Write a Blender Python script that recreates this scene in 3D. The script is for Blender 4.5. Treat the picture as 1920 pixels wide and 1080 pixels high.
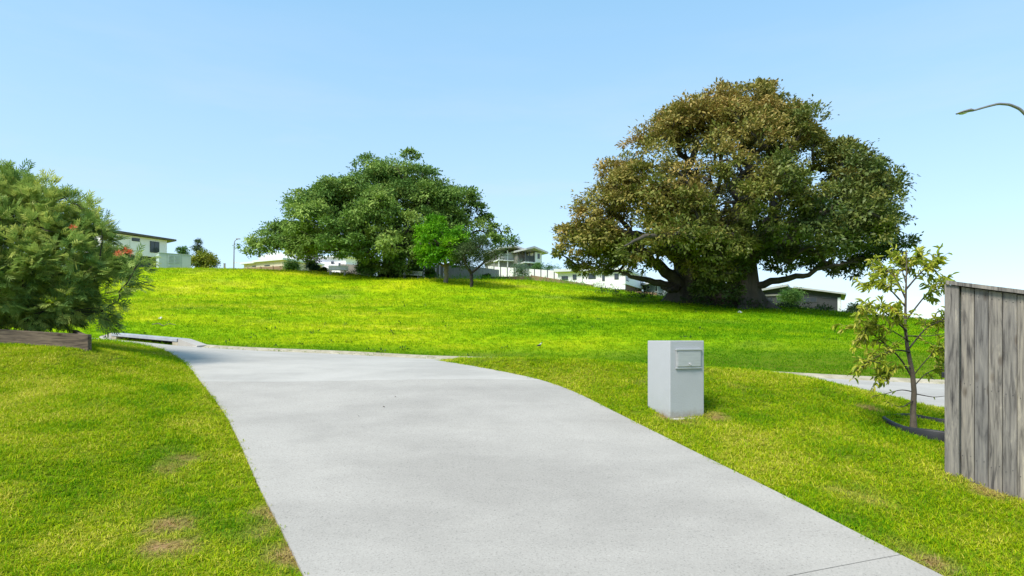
import bpy, bmesh, math, random
import numpy as np
from mathutils import Vector, Matrix, noise as mnoise
from mathutils.geometry import delaunay_2d_cdt

random.seed(7)
RNG = np.random.default_rng(11)
scene = bpy.context.scene
for o in list(bpy.data.objects):
    bpy.data.objects.remove(o)
COL = scene.collection
R = math.radians

# ------------------------------------------------------------------ camera
F = 1150.0          # focal length in photo pixels (1920 wide)
HZ = 637.0          # row of the eye level in the photo
cam = bpy.data.cameras.new('camera')
cam.sensor_width = 36.0
cam.lens = F / 1920 * 36.0
cam.shift_y = (HZ - 540) / 1920
cam.clip_start = 0.05
cam.clip_end = 9000
camo = bpy.data.objects.new('camera', cam)
camo.rotation_euler = (R(90), 0, 0)
COL.objects.link(camo)
scene.camera = camo

# ------------------------------------------------------------------ world, sun
SUN_DIR = Vector((-0.50, -0.55, 0.95)).normalized()      # towards the sun
world = bpy.data.worlds.new('World')
scene.world = world
world.use_nodes = True
wt = world.node_tree
wt.nodes.clear()
wo = wt.nodes.new('ShaderNodeOutputWorld')
bg = wt.nodes.new('ShaderNodeBackground')
sky = wt.nodes.new('ShaderNodeTexSky')
sky.sky_type = 'NISHITA'
sky.sun_disc = False
sky.sun_elevation = math.asin(SUN_DIR.z)
sky.sun_rotation = math.atan2(SUN_DIR.x, SUN_DIR.y)
sky.altitude = 800
sky.air_density = 1.0
sky.dust_density = 0.5
sky.ozone_density = 0.7
# thin high cloud: pale streaks over the blue
tc = wt.nodes.new('ShaderNodeTexCoord')
mp = wt.nodes.new('ShaderNodeMapping')
mp.inputs['Scale'].default_value = (1.2, 1.2, 7.0)
nz = wt.nodes.new('ShaderNodeTexNoise')
nz.inputs['Scale'].default_value = 1.7
nz.inputs['Detail'].default_value = 6
nz.inputs['Roughness'].default_value = 0.6
mr = wt.nodes.new('ShaderNodeMapRange')
mr.inputs['From Min'].default_value = 0.50
mr.inputs['From Max'].default_value = 0.85
mr.inputs['To Min'].default_value = 0.38
mr.inputs['To Max'].default_value = 1.0
mx = wt.nodes.new('ShaderNodeMix')
mx.data_type = 'RGBA'
mx.inputs['B'].default_value = (2.40, 2.72, 3.10, 1)
bg.inputs['Strength'].default_value = 0.145
wt.links.new(tc.outputs['Generated'], mp.inputs['Vector'])
wt.links.new(mp.outputs['Vector'], nz.inputs['Vector'])
wt.links.new(nz.outputs['Fac'], mr.inputs['Value'])
sepw = wt.nodes.new('ShaderNodeSeparateXYZ'); wt.links.new(tc.outputs['Generated'], sepw.inputs[0])
low_ = wt.nodes.new('ShaderNodeMapRange'); low_.inputs['From Min'].default_value = 0.08; low_.inputs['From Max'].default_value = 0.50
low_.inputs['To Min'].default_value = 1.0; low_.inputs['To Max'].default_value = 0.0
wt.links.new(sepw.outputs['Z'], low_.inputs['Value'])
mulw = wt.nodes.new('ShaderNodeMath'); mulw.operation = 'MULTIPLY'
wt.links.new(mr.outputs['Result'], mulw.inputs[0]); wt.links.new(low_.outputs['Result'], mulw.inputs[1])
wt.links.new(mulw.outputs[0], mx.inputs['Factor'])
tint = wt.nodes.new('ShaderNodeMix'); tint.data_type = 'RGBA'; tint.blend_type = 'MULTIPLY'
tint.blend_type = 'MIX'
tint.inputs['Factor'].default_value = 0.52; tint.inputs['B'].default_value = (1.10, 2.40, 3.25, 1)
warm = wt.nodes.new('ShaderNodeMix'); warm.data_type = 'RGBA'; warm.blend_type = 'MULTIPLY'
warm.inputs['Factor'].default_value = 1.0; warm.inputs['B'].default_value = (0.97, 0.93, 0.94, 1)
wt.links.new(sky.outputs['Color'], warm.inputs['A'])
wt.links.new(warm.outputs['Result'], tint.inputs['A'])
wt.links.new(tint.outputs['Result'], mx.inputs['A'])
wt.links.new(mx.outputs['Result'], bg.inputs['Color'])
wt.links.new(bg.outputs['Background'], wo.inputs['Surface'])

sl = bpy.data.lights.new('sun', 'SUN')
sl.energy = 2.6
sl.angle = R(20)
sl.color = (1.0, 0.95, 0.86)
so = bpy.data.objects.new('sun', sl)
so.rotation_euler = SUN_DIR.to_track_quat('Z', 'Y').to_euler()
so.location = (-30, -20, 60)
COL.objects.link(so)

scene.view_settings.view_transform = 'Standard'
scene.view_settings.look = 'None'
scene.view_settings.exposure = 1.12
scene.view_settings.gamma = 1.0
scene.view_settings.use_curve_mapping = False

# ------------------------------------------------------------------ helpers
def P(px, py, d):
    return np.array([(px - 960) / F * d, d, (HZ - py) / F * d])

def X(px, d):
    return (px - 960) / F * d

def Zp(py, d):
    return (HZ - py) / F * d

def tps_fit(pts, vals, reg=0.0):
    p = np.asarray(pts, float); v = np.asarray(vals, float); n = len(p)
    d = np.linalg.norm(p[:, None] - p[None], axis=2)
    K = np.where(d > 0, d * d * np.log(d + 1e-12), 0) + np.eye(n) * reg
    Pm = np.c_[np.ones(n), p]
    A = np.zeros((n + 3, n + 3)); A[:n, :n] = K; A[:n, n:] = Pm; A[n:, :n] = Pm.T
    s = np.linalg.solve(A, np.r_[v, np.zeros(3)])
    def ev(q):
        q = np.atleast_2d(np.asarray(q, float))
        dd = np.linalg.norm(q[:, None] - p[None], axis=2)
        return np.where(dd > 0, dd * dd * np.log(dd + 1e-12), 0) @ s[:n] + s[n] + q @ s[n + 1:]
    return ev

def smooth(a, b, x):
    t = np.clip((x - a) / (b - a), 0, 1)
    return t * t * (3 - 2 * t)

def fbm(x, y, s, o=4, seed=0.0):
    return mnoise.fractal(Vector((x * s + seed, y * s - seed, seed * 0.37)), 1.0, 2.0, o)

def np_mesh(name, V, Fc, attrs=None, shade=False):
    V = np.ascontiguousarray(V, dtype=np.float32); Fc = np.ascontiguousarray(Fc, dtype=np.int32)
    me = bpy.data.meshes.new(name)
    k = Fc.shape[1]; nf = len(Fc)
    me.vertices.add(len(V)); me.vertices.foreach_set('co', V.ravel())
    me.loops.add(nf * k); me.loops.foreach_set('vertex_index', Fc.ravel())
    me.polygons.add(nf); me.polygons.foreach_set('loop_start', np.arange(0, nf * k, k, dtype=np.int32))
    if shade:
        me.polygons.foreach_set('use_smooth', np.ones(nf, dtype=bool))
    me.update(calc_edges=True)
    for an, av in (attrs or {}).items():
        a = me.attributes.new(an, 'FLOAT', 'POINT')
        a.data.foreach_set('value', np.ascontiguousarray(av, dtype=np.float32))
    return me

def py_mesh(name, V, Fc, shade=False):
    me = bpy.data.meshes.new(name)
    me.from_pydata([tuple(map(float, v)) for v in V], [], [tuple(f) for f in Fc])
    if shade:
        for p in me.polygons:
            p.use_smooth = True
    me.update()
    return me

def link(name, me, mat=None, parent=None):
    o = bpy.data.objects.new(name, me)
    COL.objects.link(o)
    if mat is not None and me is not None and not me.materials:
        me.materials.append(mat)
    if parent is not None:
        o.parent = parent
    return o

def tag(o, label=None, cat=None, group=None, kind=None):
    if label: o['label'] = label
    if cat: o['category'] = cat
    if group: o['group'] = group
    if kind: o['kind'] = kind
    return o

def thing(name, label, cat, base=(0, 0, 0), rz=0.0, group=None):
    o = bpy.data.objects.new(name, None)
    o.empty_display_size = 0.3
    o.location = [float(c) for c in base]; o.rotation_euler = (0, 0, rz)
    COL.objects.link(o)
    return tag(o, label, cat, group)

def wpart(name, V, Fc, mat, parent, base, attrs=None, shade=False):
    """part whose vertices are given in world coordinates, its thing based at `base` (no rotation)"""
    V = np.asarray(V, float) - np.asarray(base, float)[None]
    Fc = np.asarray(Fc)
    return link(name, np_mesh(name, V, Fc, attrs, shade), mat, parent)

def box_geo(x0, x1, y0, y1, z0, z1, bev=0.0):
    bm = bmesh.new()
    bmesh.ops.create_cube(bm, size=1)
    for v in bm.verts:
        v.co = Vector(((x0 + x1) / 2 + v.co.x * (x1 - x0), (y0 + y1) / 2 + v.co.y * (y1 - y0), (z0 + z1) / 2 + v.co.z * (z1 - z0)))
    if bev > 0:
        bmesh.ops.bevel(bm, geom=bm.edges[:], offset=bev, segments=2, affect='EDGES', profile=0.5)
    return bm

def bm_obj(name, bm, mat, parent=None):
    me = bpy.data.meshes.new(name)
    bm.to_mesh(me); bm.free()
    return link(name, me, mat, parent)

def box(name, x0, x1, y0, y1, z0, z1, mat, parent, bev=0.0):
    return bm_obj(name, box_geo(x0, x1, y0, y1, z0, z1, bev), mat, parent)

def prism(name, poly, y0, y1, mat, parent):
    """poly in local (x, z), extruded along local y"""
    n = len(poly)
    V = [(x, y0, z) for x, z in poly] + [(x, y1, z) for x, z in poly]
    Fc = [tuple(range(n)), tuple(range(2 * n - 1, n - 1, -1))] + [(i, i + n, (i + 1) % n + n, (i + 1) % n) for i in range(n)]
    me = bpy.data.meshes.new(name); me.from_pydata(V, [], Fc); me.update()
    bm = bmesh.new(); bm.from_mesh(me); bmesh.ops.recalc_face_normals(bm, faces=bm.faces[:]); bm.to_mesh(me); bm.free()
    return link(name, me, mat, parent)

def tube_geo(path, rad, k=8, closed_end=True):
    path = np.asarray(path, float); rad = np.asarray(rad, float); n = len(path)
    T = np.gradient(path, axis=0)
    T /= np.linalg.norm(T, axis=1)[:, None] + 1e-9
    ref = np.array([0.31, 0.22, 0.92]) if abs(T[0][2]) < 0.9 else np.array([1.0, 0.1, 0.0])
    V = []
    u = np.cross(T[0], ref); u /= np.linalg.norm(u)
    a = np.arange(k) * 2 * math.pi / k
    for i in range(n):
        u = u - T[i] * np.dot(u, T[i]); u /= np.linalg.norm(u) + 1e-9
        w = np.cross(T[i], u)
        V.append(path[i] + rad[i] * (np.cos(a)[:, None] * u + np.sin(a)[:, None] * w))
    V = np.concatenate(V)
    Fc = []
    for i in range(n - 1):
        for j in range(k):
            j2 = (j + 1) % k
            Fc.append((i * k + j, i * k + j2, (i + 1) * k + j2, (i + 1) * k + j))
    return V, np.array(Fc)

def join_geo(gs):
    Vs, Fs, off = [], [], 0
    for V, Fc in gs:
        Vs.append(V); Fs.append(Fc + off); off += len(V)
    return np.concatenate(Vs), np.concatenate(Fs)

# ------------------------------------------------------------------ materials
def nodes_of(name):
    m = bpy.data.materials.new(name); m.use_nodes = True
    nt = m.node_tree
    return m, nt, nt.nodes['Principled BSDF']

def N(nt, t, **kw):
    n = nt.nodes.new(t)
    for k, v in kw.items():
        setattr(n, k, v)
    return n

def ramp(nt, fac, stops):
    r = nt.nodes.new('ShaderNodeValToRGB')
    el = r.color_ramp.elements
    while len(el) > 1:
        el.remove(el[-1])
    el[0].position = stops[0][0]; el[0].color = (*stops[0][1], 1)
    for p, c in stops[1:]:
        e = el.new(p); e.color = (*c, 1)
    nt.links.new(fac, r.inputs['Fac'])
    return r.outputs['Color']

def noise_fac(nt, scale, detail=5, rough=0.55, vec=None, stretch=None, coord='Object'):
    t = N(nt, 'ShaderNodeTexCoord')
    src = t.outputs[coord]
    if stretch:
        mpn = N(nt, 'ShaderNodeMapping'); mpn.inputs['Scale'].default_value = stretch
        nt.links.new(src, mpn.inputs['Vector']); src = mpn.outputs['Vector']
    n = N(nt, 'ShaderNodeTexNoise')
    n.inputs['Scale'].default_value = scale; n.inputs['Detail'].default_value = detail; n.inputs['Roughness'].default_value = rough
    nt.links.new(src, n.inputs['Vector'])
    return n.outputs['Fac']

def mixc(nt, fac, a, b, mode='MIX'):
    m = N(nt, 'ShaderNodeMix'); m.data_type = 'RGBA'; m.blend_type = mode
    for s, v in (('Factor', fac), ('A', a), ('B', b)):
        if isinstance(v, (int, float)):
            m.inputs[s].default_value = v
        elif isinstance(v, tuple):
            m.inputs[s].default_value = (*v, 1)
        else:
            nt.links.new(v, m.inputs[s])
    return m.outputs['Result']

def bump(nt, bsdf, fac, strength, dist=0.01):
    b = N(nt, 'ShaderNodeBump'); b.inputs['Strength'].default_value = strength; b.inputs['Distance'].default_value = dist
    nt.links.new(fac, b.inputs['Height']); nt.links.new(b.outputs['Normal'], bsdf.inputs['Normal'])

def plain(name, c, c2=None, scale=3.0, rough=0.7, bmp=0.0, metal=0.0, stretch=None, bscale=None, spec=0.4):
    m, nt, b = nodes_of(name)
    c2 = c2 or tuple(v * 0.82 for v in c)
    f = noise_fac(nt, scale, 6, 0.6, stretch=stretch)
    nt.links.new(ramp(nt, f, [(0.3, c2), (0.7, c)]), b.inputs['Base Color'])
    b.inputs['Roughness'].default_value = rough; b.inputs['Metallic'].default_value = metal
    b.inputs['Specular IOR Level'].default_value = spec
    if bmp:
        bump(nt, b, noise_fac(nt, bscale or scale * 8, 4), bmp, 0.01)
    return m

def leaf_mat(name, stops, rough=0.5, trans=0.3, spec=0.2, rnd=False):
    m, nt, b = nodes_of(name)
    if rnd:
        oi = N(nt, 'ShaderNodeObjectInfo'); f = oi.outputs['Random']
    else:
        at = N(nt, 'ShaderNodeAttribute'); at.attribute_name = 'tone'; f = at.outputs['Fac']
    c = ramp(nt, f, stops)
    nt.links.new(c, b.inputs['Base Color'])
    b.inputs['Roughness'].default_value = rough; b.inputs['Specular IOR Level'].default_value = spec
    tr = N(nt, 'ShaderNodeBsdfTranslucent'); nt.links.new(c, tr.inputs['Color'])
    ms = N(nt, 'ShaderNodeMixShader'); ms.inputs['Fac'].default_value = trans
    out = nt.nodes['Material Output']
    nt.links.new(b.outputs['BSDF'], ms.inputs[1]); nt.links.new(tr.outputs['BSDF'], ms.inputs[2])
    nt.links.new(ms.outputs['Shader'], out.inputs['Surface'])
    return m

def concrete_mat(name, c, speck=0.75):
    m, nt, b = nodes_of(name)
    big = noise_fac(nt, 0.55, 5, 0.6, stretch=(1, 1.8, 1))
    mid = noise_fac(nt, 3.2, 5, 0.6)
    fine = noise_fac(nt, 62.0, 4, 0.8)
    c1 = ramp(nt, big, [(0.36, tuple(v * 0.83 for v in c)), (0.60, c)])
    c2 = mixc(nt, 1.0, c1, ramp(nt, mid, [(0.25, (0.95, 0.95, 0.95)), (0.7, (1.02, 1.02, 1.02))]), 'MULTIPLY')
    c3 = mixc(nt, speck, c2, ramp(nt, fine, [(0.33, (0.38, 0.38, 0.38)), (0.42, (0.92, 0.92, 0.92)), (0.60, (1.06, 1.06, 1.06)), (0.68, (1.3, 1.3, 1.3))]), 'MULTIPLY')
    nt.links.new(c3, b.inputs['Base Color'])
    b.inputs['Roughness'].default_value = 0.88; b.inputs['Specular IOR Level'].default_value = 0.25
    bump(nt, b, fine, 0.35, 0.004)
    return m

def wood_mat(name, c, dark, warm, axis_z=True):
    m, nt, b = nodes_of(name)
    oi = N(nt, 'ShaderNodeObjectInfo')
    t = N(nt, 'ShaderNodeTexCoord')
    add = N(nt, 'ShaderNodeVectorMath'); add.operation = 'ADD'
    cmb = N(nt, 'ShaderNodeMath'); cmb.operation = 'MULTIPLY'; cmb.inputs[1].default_value = 37.0
    nt.links.new(oi.outputs['Random'], cmb.inputs[0])
    nt.links.new(t.outputs['Object'], add.inputs[0]); nt.links.new(cmb.outputs[0], add.inputs[1])
    def st(scale, sc, det=5, dist=0.0):
        mpn = N(nt, 'ShaderNodeMapping'); mpn.inputs['Scale'].default_value = sc
        nt.links.new(add.outputs[0], mpn.inputs['Vector'])
        n = N(nt, 'ShaderNodeTexNoise'); n.inputs['Scale'].default_value = scale; n.inputs['Detail'].default_value = det
        n.inputs['Roughness'].default_value = 0.62; n.inputs['Distortion'].default_value = dist
        nt.links.new(mpn.outputs['Vector'], n.inputs['Vector'])
        return n.outputs['Fac']
    s = (1, 1, 0.055) if axis_z else (0.055, 1, 1)
    s2 = (1, 1, 0.16) if axis_z else (0.16, 1, 1)
    grain = st(48, s, 5, 0.6)
    bands = st(11, s2, 4, 1.2)
    col = ramp(nt, bands, [(0.30, dark), (0.45, c), (0.60, tuple(v * 1.15 for v in c)), (0.72, warm)])
    col = mixc(nt, 0.75, col, ramp(nt, grain, [(0.36, (0.34, 0.33, 0.34)), (0.50, (0.95, 0.95, 0.95)), (0.66, (1.35, 1.32, 1.25))]), 'MULTIPLY')
    # knots
    vmap = N(nt, 'ShaderNodeMapping'); vmap.inputs['Scale'].default_value = (7, 7, 2.6) if axis_z else (2.6, 7, 7)
    nt.links.new(add.outputs[0], vmap.inputs['Vector'])
    vo = N(nt, 'ShaderNodeTexVoronoi'); vo.inputs['Scale'].default_value = 1.0
    nt.links.new(vmap.outputs['Vector'], vo.inputs['Vector'])
    kn = ramp(nt, vo.outputs['Distance'], [(0.05, (0.32, 0.28, 0.25)), (0.13, (0.62, 0.58, 0.55)), (0.2, (1, 1, 1))])
    col = mixc(nt, 1.0, col, kn, 'MULTIPLY')
    r2 = ramp(nt, oi.outputs['Random'], [(0.0, (0.66, 0.69, 0.75)), (0.5, (0.97, 0.96, 0.95)), (1.0, (1.22, 1.17, 1.08))])
    col = mixc(nt, 1.0, col, r2, 'MULTIPLY')
    nt.links.new(col, b.inputs['Base Color'])
    b.inputs['Roughness'].default_value = 0.85; b.inputs['Specular IOR Level'].default_value = 0.2
    bump(nt, b, grain, 0.5, 0.004)
    return m

def glass_mat(name, c):
    m, nt, b = nodes_of(name)
    f = noise_fac(nt, 0.6, 2)
    nt.links.new(ramp(nt, f, [(0.35, tuple(v * 0.7 for v in c)), (0.65, c)]), b.inputs['Base Color'])
    b.inputs['Roughness'].default_value = 0.08; b.inputs['Specular IOR Level'].default_value = 0.6
    return m

def grass_cols(nt, tone, dry):
    c = ramp(nt, tone, [(0.0, (0.080, 0.230, 0.003)), (0.35, (0.235, 0.390, 0.004)), (0.68, (0.430, 0.480, 0.006)), (1.0, (0.700, 0.610, 0.110))])
    return mixc(nt, dry, c, (0.46, 0.30, 0.14))

def ground_mat():
    m, nt, b = nodes_of('turf')
    a1 = N(nt, 'ShaderNodeAttribute'); a1.attribute_name = 'tone'
    a2 = N(nt, 'ShaderNodeAttribute'); a2.attribute_name = 'dry'
    a3 = N(nt, 'ShaderNodeAttribute'); a3.attribute_name = 'near'
    fine = noise_fac(nt, 5.0, 6, 0.7)
    ad = N(nt, 'ShaderNodeMath'); ad.operation = 'MULTIPLY_ADD'; ad.inputs[1].default_value = 0.9; ad.inputs[2].default_value = -0.45
    nt.links.new(fine, ad.inputs[0])
    s = N(nt, 'ShaderNodeMath'); s.operation = 'ADD'; s.use_clamp = True
    nt.links.new(a1.outputs['Fac'], s.inputs[0]); nt.links.new(ad.outputs[0], s.inputs[1])
    c = grass_cols(nt, s.outputs[0], a2.outputs['Fac'])
    # soil and thatch between the blades of the near lawn
    soil = ramp(nt, noise_fac(nt, 30, 5, 0.7), [(0.3, (0.07, 0.085, 0.012)), (0.6, (0.15, 0.19, 0.015)), (0.75, (0.24, 0.21, 0.05))])
    c = mixc(nt, a3.outputs['Fac'], c, soil)
    thatch = ramp(nt, noise_fac(nt, 45, 4, 0.7), [(0.35, (0.16, 0.085, 0.035)), (0.6, (0.42, 0.27, 0.13))])
    c = mixc(nt, a2.outputs['Fac'], c, thatch)
    nt.links.new(c, b.inputs['Base Color'])
    b.inputs['Roughness'].default_value = 0.95; b.inputs['Specular IOR Level'].default_value = 0.02
    bump(nt, b, noise_fac(nt, 9.0, 6, 0.7), 0.7, 0.10)
    return m

def blade_mat():
    m, nt, b = nodes_of('grass_blade')
    a1 = N(nt, 'ShaderNodeAttribute'); a1.attribute_name = 'tone'; a1.attribute_type = 'INSTANCER'
    a2 = N(nt, 'ShaderNodeAttribute'); a2.attribute_name = 'dry'; a2.attribute_type = 'INSTANCER'
    a3 = N(nt, 'ShaderNodeAttribute'); a3.attribute_name = 'brnd'
    oi = N(nt, 'ShaderNodeObjectInfo')
    s0 = N(nt, 'ShaderNodeMath'); s0.operation = 'MULTIPLY_ADD'; s0.inputs[1].default_value = 0.70; s0.inputs[2].default_value = -0.35
    nt.links.new(a3.outputs['Fac'], s0.inputs[0])
    s1 = N(nt, 'ShaderNodeMath'); s1.operation = 'MULTIPLY_ADD'; s1.inputs[1].default_value = 0.30; s1.inputs[2].default_value = -0.15
    nt.links.new(oi.outputs['Random'], s1.inputs[0])
    s = N(nt, 'ShaderNodeMath'); s.operation = 'ADD'
    nt.links.new(s0.outputs[0], s.inputs[0]); nt.links.new(s1.outputs[0], s.inputs[1])
    s2 = N(nt, 'ShaderNodeMath'); s2.operation = 'ADD'; s2.use_clamp = True
    nt.links.new(s.outputs[0], s2.inputs[0]); nt.links.new(a1.outputs['Fac'], s2.inputs[1])
    c = grass_cols(nt, s2.outputs[0], a2.outputs['Fac'])
    nt.links.new(c, b.inputs['Base Color'])
    b.inputs['Roughness'].default_value = 0.6; b.inputs['Specular IOR Level'].default_value = 0.04
    tr = N(nt, 'ShaderNodeBsdfTranslucent'); nt.links.new(c, tr.inputs['Color'])
    ms = N(nt, 'ShaderNodeMixShader'); ms.inputs['Fac'].default_value = 0.35
    nt.links.new(b.outputs['BSDF'], ms.inputs[1]); nt.links.new(tr.outputs['BSDF'], ms.inputs[2])
    nt.links.new(ms.outputs['Shader'], nt.nodes['Material Output'].inputs['Surface'])
    return m

M = {}
M['concrete'] = concrete_mat('broomed_concrete', (0.365, 0.337, 0.298))
M['road'] = concrete_mat('road_concrete', (0.42, 0.392, 0.350), 0.35)
M['kerb'] = plain('kerb_concrete', (0.42, 0.37, 0.28), (0.24, 0.21, 0.13), 4, 0.9, 0.4)
M['lintel'] = plain('lintel_concrete', (0.36, 0.38, 0.40), (0.25, 0.26, 0.28), 3, 0.85, 0.3)
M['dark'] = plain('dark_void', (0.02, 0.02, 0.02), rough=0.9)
M['soil'] = plain('soil', (0.10, 0.07, 0.045), (0.05, 0.035, 0.02), 9, 0.95, 0.6)
M['turf'] = ground_mat()
M['blade'] = blade_mat()
M['render'] = plain('painted_render', (0.41, 0.415, 0.425), (0.375, 0.38, 0.385), 2.2, 0.8, 0.35, bscale=120)
M['steel'] = plain('brushed_steel', (0.50, 0.50, 0.50), (0.42, 0.42, 0.42), 5, 0.42, 0.05, metal=0.35, stretch=(1, 1, 12))
M['footing'] = plain('footing_mortar', (0.55, 0.53, 0.49), (0.40, 0.35, 0.28), 14, 0.9, 0.5)
M['fence'] = wood_mat('weathered_paling', (0.185, 0.170, 0.155), (0.080, 0.075, 0.074), (0.32, 0.29, 0.245))
M['sleeper'] = wood_mat('dark_sleeper', (0.125, 0.095, 0.070), (0.055, 0.042, 0.034), (0.19, 0.15, 0.11), axis_z=False)
M['rubber'] = plain('black_plastic', (0.018, 0.019, 0.022), (0.012, 0.012, 0.014), 6, 0.5, 0.1)
M['galv'] = plain('galvanised_steel', (0.30, 0.29, 0.275), (0.22, 0.21, 0.20), 4, 0.5, 0.05, metal=0.55)
M['lamp_grey'] = plain('lamp_casting', (0.24, 0.23, 0.21), (0.15, 0.14, 0.13), 6, 0.5)
M['lens'] = plain('lamp_lens', (0.6, 0.62, 0.62), rough=0.2)
M['white'] = plain('white_weatherboard', (0.87, 0.81, 0.89), (0.82, 0.765, 0.84), 1.2, 0.6)
M['cream'] = plain('cream_render', (0.62, 0.52, 0.42), (0.55, 0.46, 0.37), 1.2, 0.7)
M['roof_white'] = plain('pale_roof_sheet', (0.66, 0.67, 0.68), (0.58, 0.59, 0.60), 1.0, 0.5)
M['roof_grey'] = plain('grey_roof_sheet', (0.42, 0.42, 0.42), (0.34, 0.34, 0.34), 1.0, 0.5)
M['roof_dark'] = plain('dark_fascia', (0.10, 0.085, 0.08), (0.06, 0.055, 0.05), 1.0, 0.5)
M['bluegrey'] = plain('blue_grey_cladding', (0.22, 0.25, 0.29), (0.19, 0.215, 0.25), 1.4, 0.7)
M['darkgrey'] = plain('charcoal_cladding', (0.036, 0.037, 0.042), (0.028, 0.029, 0.033), 0.8, 0.7, 0.3, stretch=(1, 1, 14))
M['shadow_wall'] = plain('taupe_shade', (0.20, 0.19, 0.175), rough=0.8)  # taupe with shade put into the colour, for balcony recesses and ground storeys
M['brick'] = plain('brown_brick', (0.20, 0.10, 0.07), (0.14, 0.07, 0.05), 5, 0.85)
M['glass'] = glass_mat('window_glass', (0.05, 0.06, 0.075))
M['frame_dark'] = plain('dark_window_frame', (0.05, 0.055, 0.06), rough=0.5)
M['frame_white'] = plain('white_window_frame', (0.75, 0.75, 0.76), rough=0.5)
M['kiosk'] = plain('pale_green_steel', (0.42, 0.49, 0.48), (0.38, 0.445, 0.435), 1.5, 0.55)
M['louvre'] = plain('louvre_grey', (0.30, 0.36, 0.355), rough=0.6)
M['bench'] = plain('white_bench_paint', (0.78, 0.78, 0.80), (0.70, 0.70, 0.72), 4, 0.5)
M['pal_brown'] = plain('brown_pine_paling', (0.30, 0.19, 0.12), (0.20, 0.125, 0.08), 4, 0.85, stretch=(9, 9, 0.6))
M['pal_grey'] = plain('grey_far_paling', (0.36, 0.34, 0.32), (0.25, 0.23, 0.22), 4, 0.85, stretch=(9, 9, 0.6))
M['panel_white'] = plain('white_fence_sheet', (0.72, 0.69, 0.73), (0.60, 0.61, 0.61), 1.5, 0.6)
M['bark'] = plain('fig_bark', (0.095, 0.080, 0.064), (0.038, 0.033, 0.028), 2.5, 0.9, 0.8, stretch=(1, 1, 0.35), bscale=9)
M['bark_pale'] = plain('pale_bark', (0.26, 0.21, 0.16), (0.15, 0.12, 0.09), 9, 0.9, 0.5)
M['bark_dark'] = plain('dark_bark', (0.06, 0.045, 0.035), (0.03, 0.025, 0.02), 9, 0.9, 0.5)
M['bark_sap'] = plain('sapling_bark', (0.13, 0.10, 0.075), (0.07, 0.055, 0.04), 14, 0.9, 0.5)
M['paper'] = plain('white_paper', (0.8, 0.8, 0.8), rough=0.8)
M['feather'] = plain('grey_white_feather', (0.55, 0.53, 0.53), (0.40, 0.38, 0.38), 12, 0.8)
M['feather_black'] = plain('black_feather', (0.02, 0.02, 0.02), rough=0.7)
M['flower'] = plain('orange_red_flower', (0.80, 0.24, 0.10), (0.70, 0.16, 0.07), 30, 0.6)
M['latch'] = plain('black_latch', (0.02, 0.02, 0.022), rough=0.4)
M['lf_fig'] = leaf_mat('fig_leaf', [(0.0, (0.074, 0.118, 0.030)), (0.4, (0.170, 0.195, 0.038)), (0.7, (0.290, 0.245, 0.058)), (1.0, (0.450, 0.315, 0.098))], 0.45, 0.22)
M['lf_green'] = leaf_mat('dark_fig_leaf', [(0.0, (0.048, 0.112, 0.022)), (0.5, (0.140, 0.245, 0.045)), (1.0, (0.310, 0.410, 0.090))], 0.6, 0.25, 0.15)
M['lf_lime'] = leaf_mat('lime_leaf', [(0.0, (0.055, 0.185, 0.008)), (0.5, (0.115, 0.310, 0.010)), (1.0, (0.250, 0.480, 0.016))], 0.55, 0.35, 0.1)
M['lf_dark'] = leaf_mat('dark_needle', [(0.0, (0.029, 0.052, 0.018)), (0.5, (0.058, 0.098, 0.029)), (1.0, (0.104, 0.143, 0.039))], 0.6, 0.2)
M['lf_shrub'] = leaf_mat('shrub_leaf', [(0.0, (0.041, 0.115, 0.024)), (0.5, (0.088, 0.203, 0.038)), (1.0, (0.176, 0.297, 0.061))], 0.5, 0.3)
M['lf_yellow'] = leaf_mat('yellow_leaf', [(0.0, (0.098, 0.156, 0.016)), (0.5, (0.247, 0.286, 0.023)), (1.0, (0.429, 0.390, 0.039))], 0.5, 0.3)
M['lf_blue'] = leaf_mat('blue_green_leaf', [(0.0, (0.058, 0.111, 0.072)), (0.5, (0.117, 0.195, 0.124)), (1.0, (0.221, 0.299, 0.195))], 0.6, 0.25)
M['lf_grev'] = leaf_mat('grevillea_leaf', [(0.0, (0.115, 0.220, 0.055)), (0.40, (0.300, 0.420, 0.090)), (0.72, (0.500, 0.550, 0.130)), (0.93, (0.66, 0.68, 0.24)), (1.0, (0.70, 0.72, 0.05))], 0.5, 0.40)
SAP = [(0.0, (0.200, 0.290, 0.020)), (0.45, (0.380, 0.430, 0.030)), (0.85, (0.540, 0.520, 0.070)), (0.975, (0.58, 0.50, 0.14)), (0.985, (0.50, 0.14, 0.02)), (1.0, (0.52, 0.12, 0.02))]
M['lf_sap'] = leaf_mat('sapling_leaf', SAP, 0.4, 0.40, rnd=True)
M['lf_sap2'] = leaf_mat('sapling_leaf_mass', SAP, 0.4, 0.40)
M['lf_cover'] = leaf_mat('ground_cover_leaf', [(0.0, (0.020, 0.055, 0.010)), (1.0, (0.055, 0.115, 0.020))], 0.55, 0.25)

# ------------------------------------------------------------------ layout of the ground (photo pixel + distance -> point)
def pts(lst):
    return np.array([P(*q) for q in lst])

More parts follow.
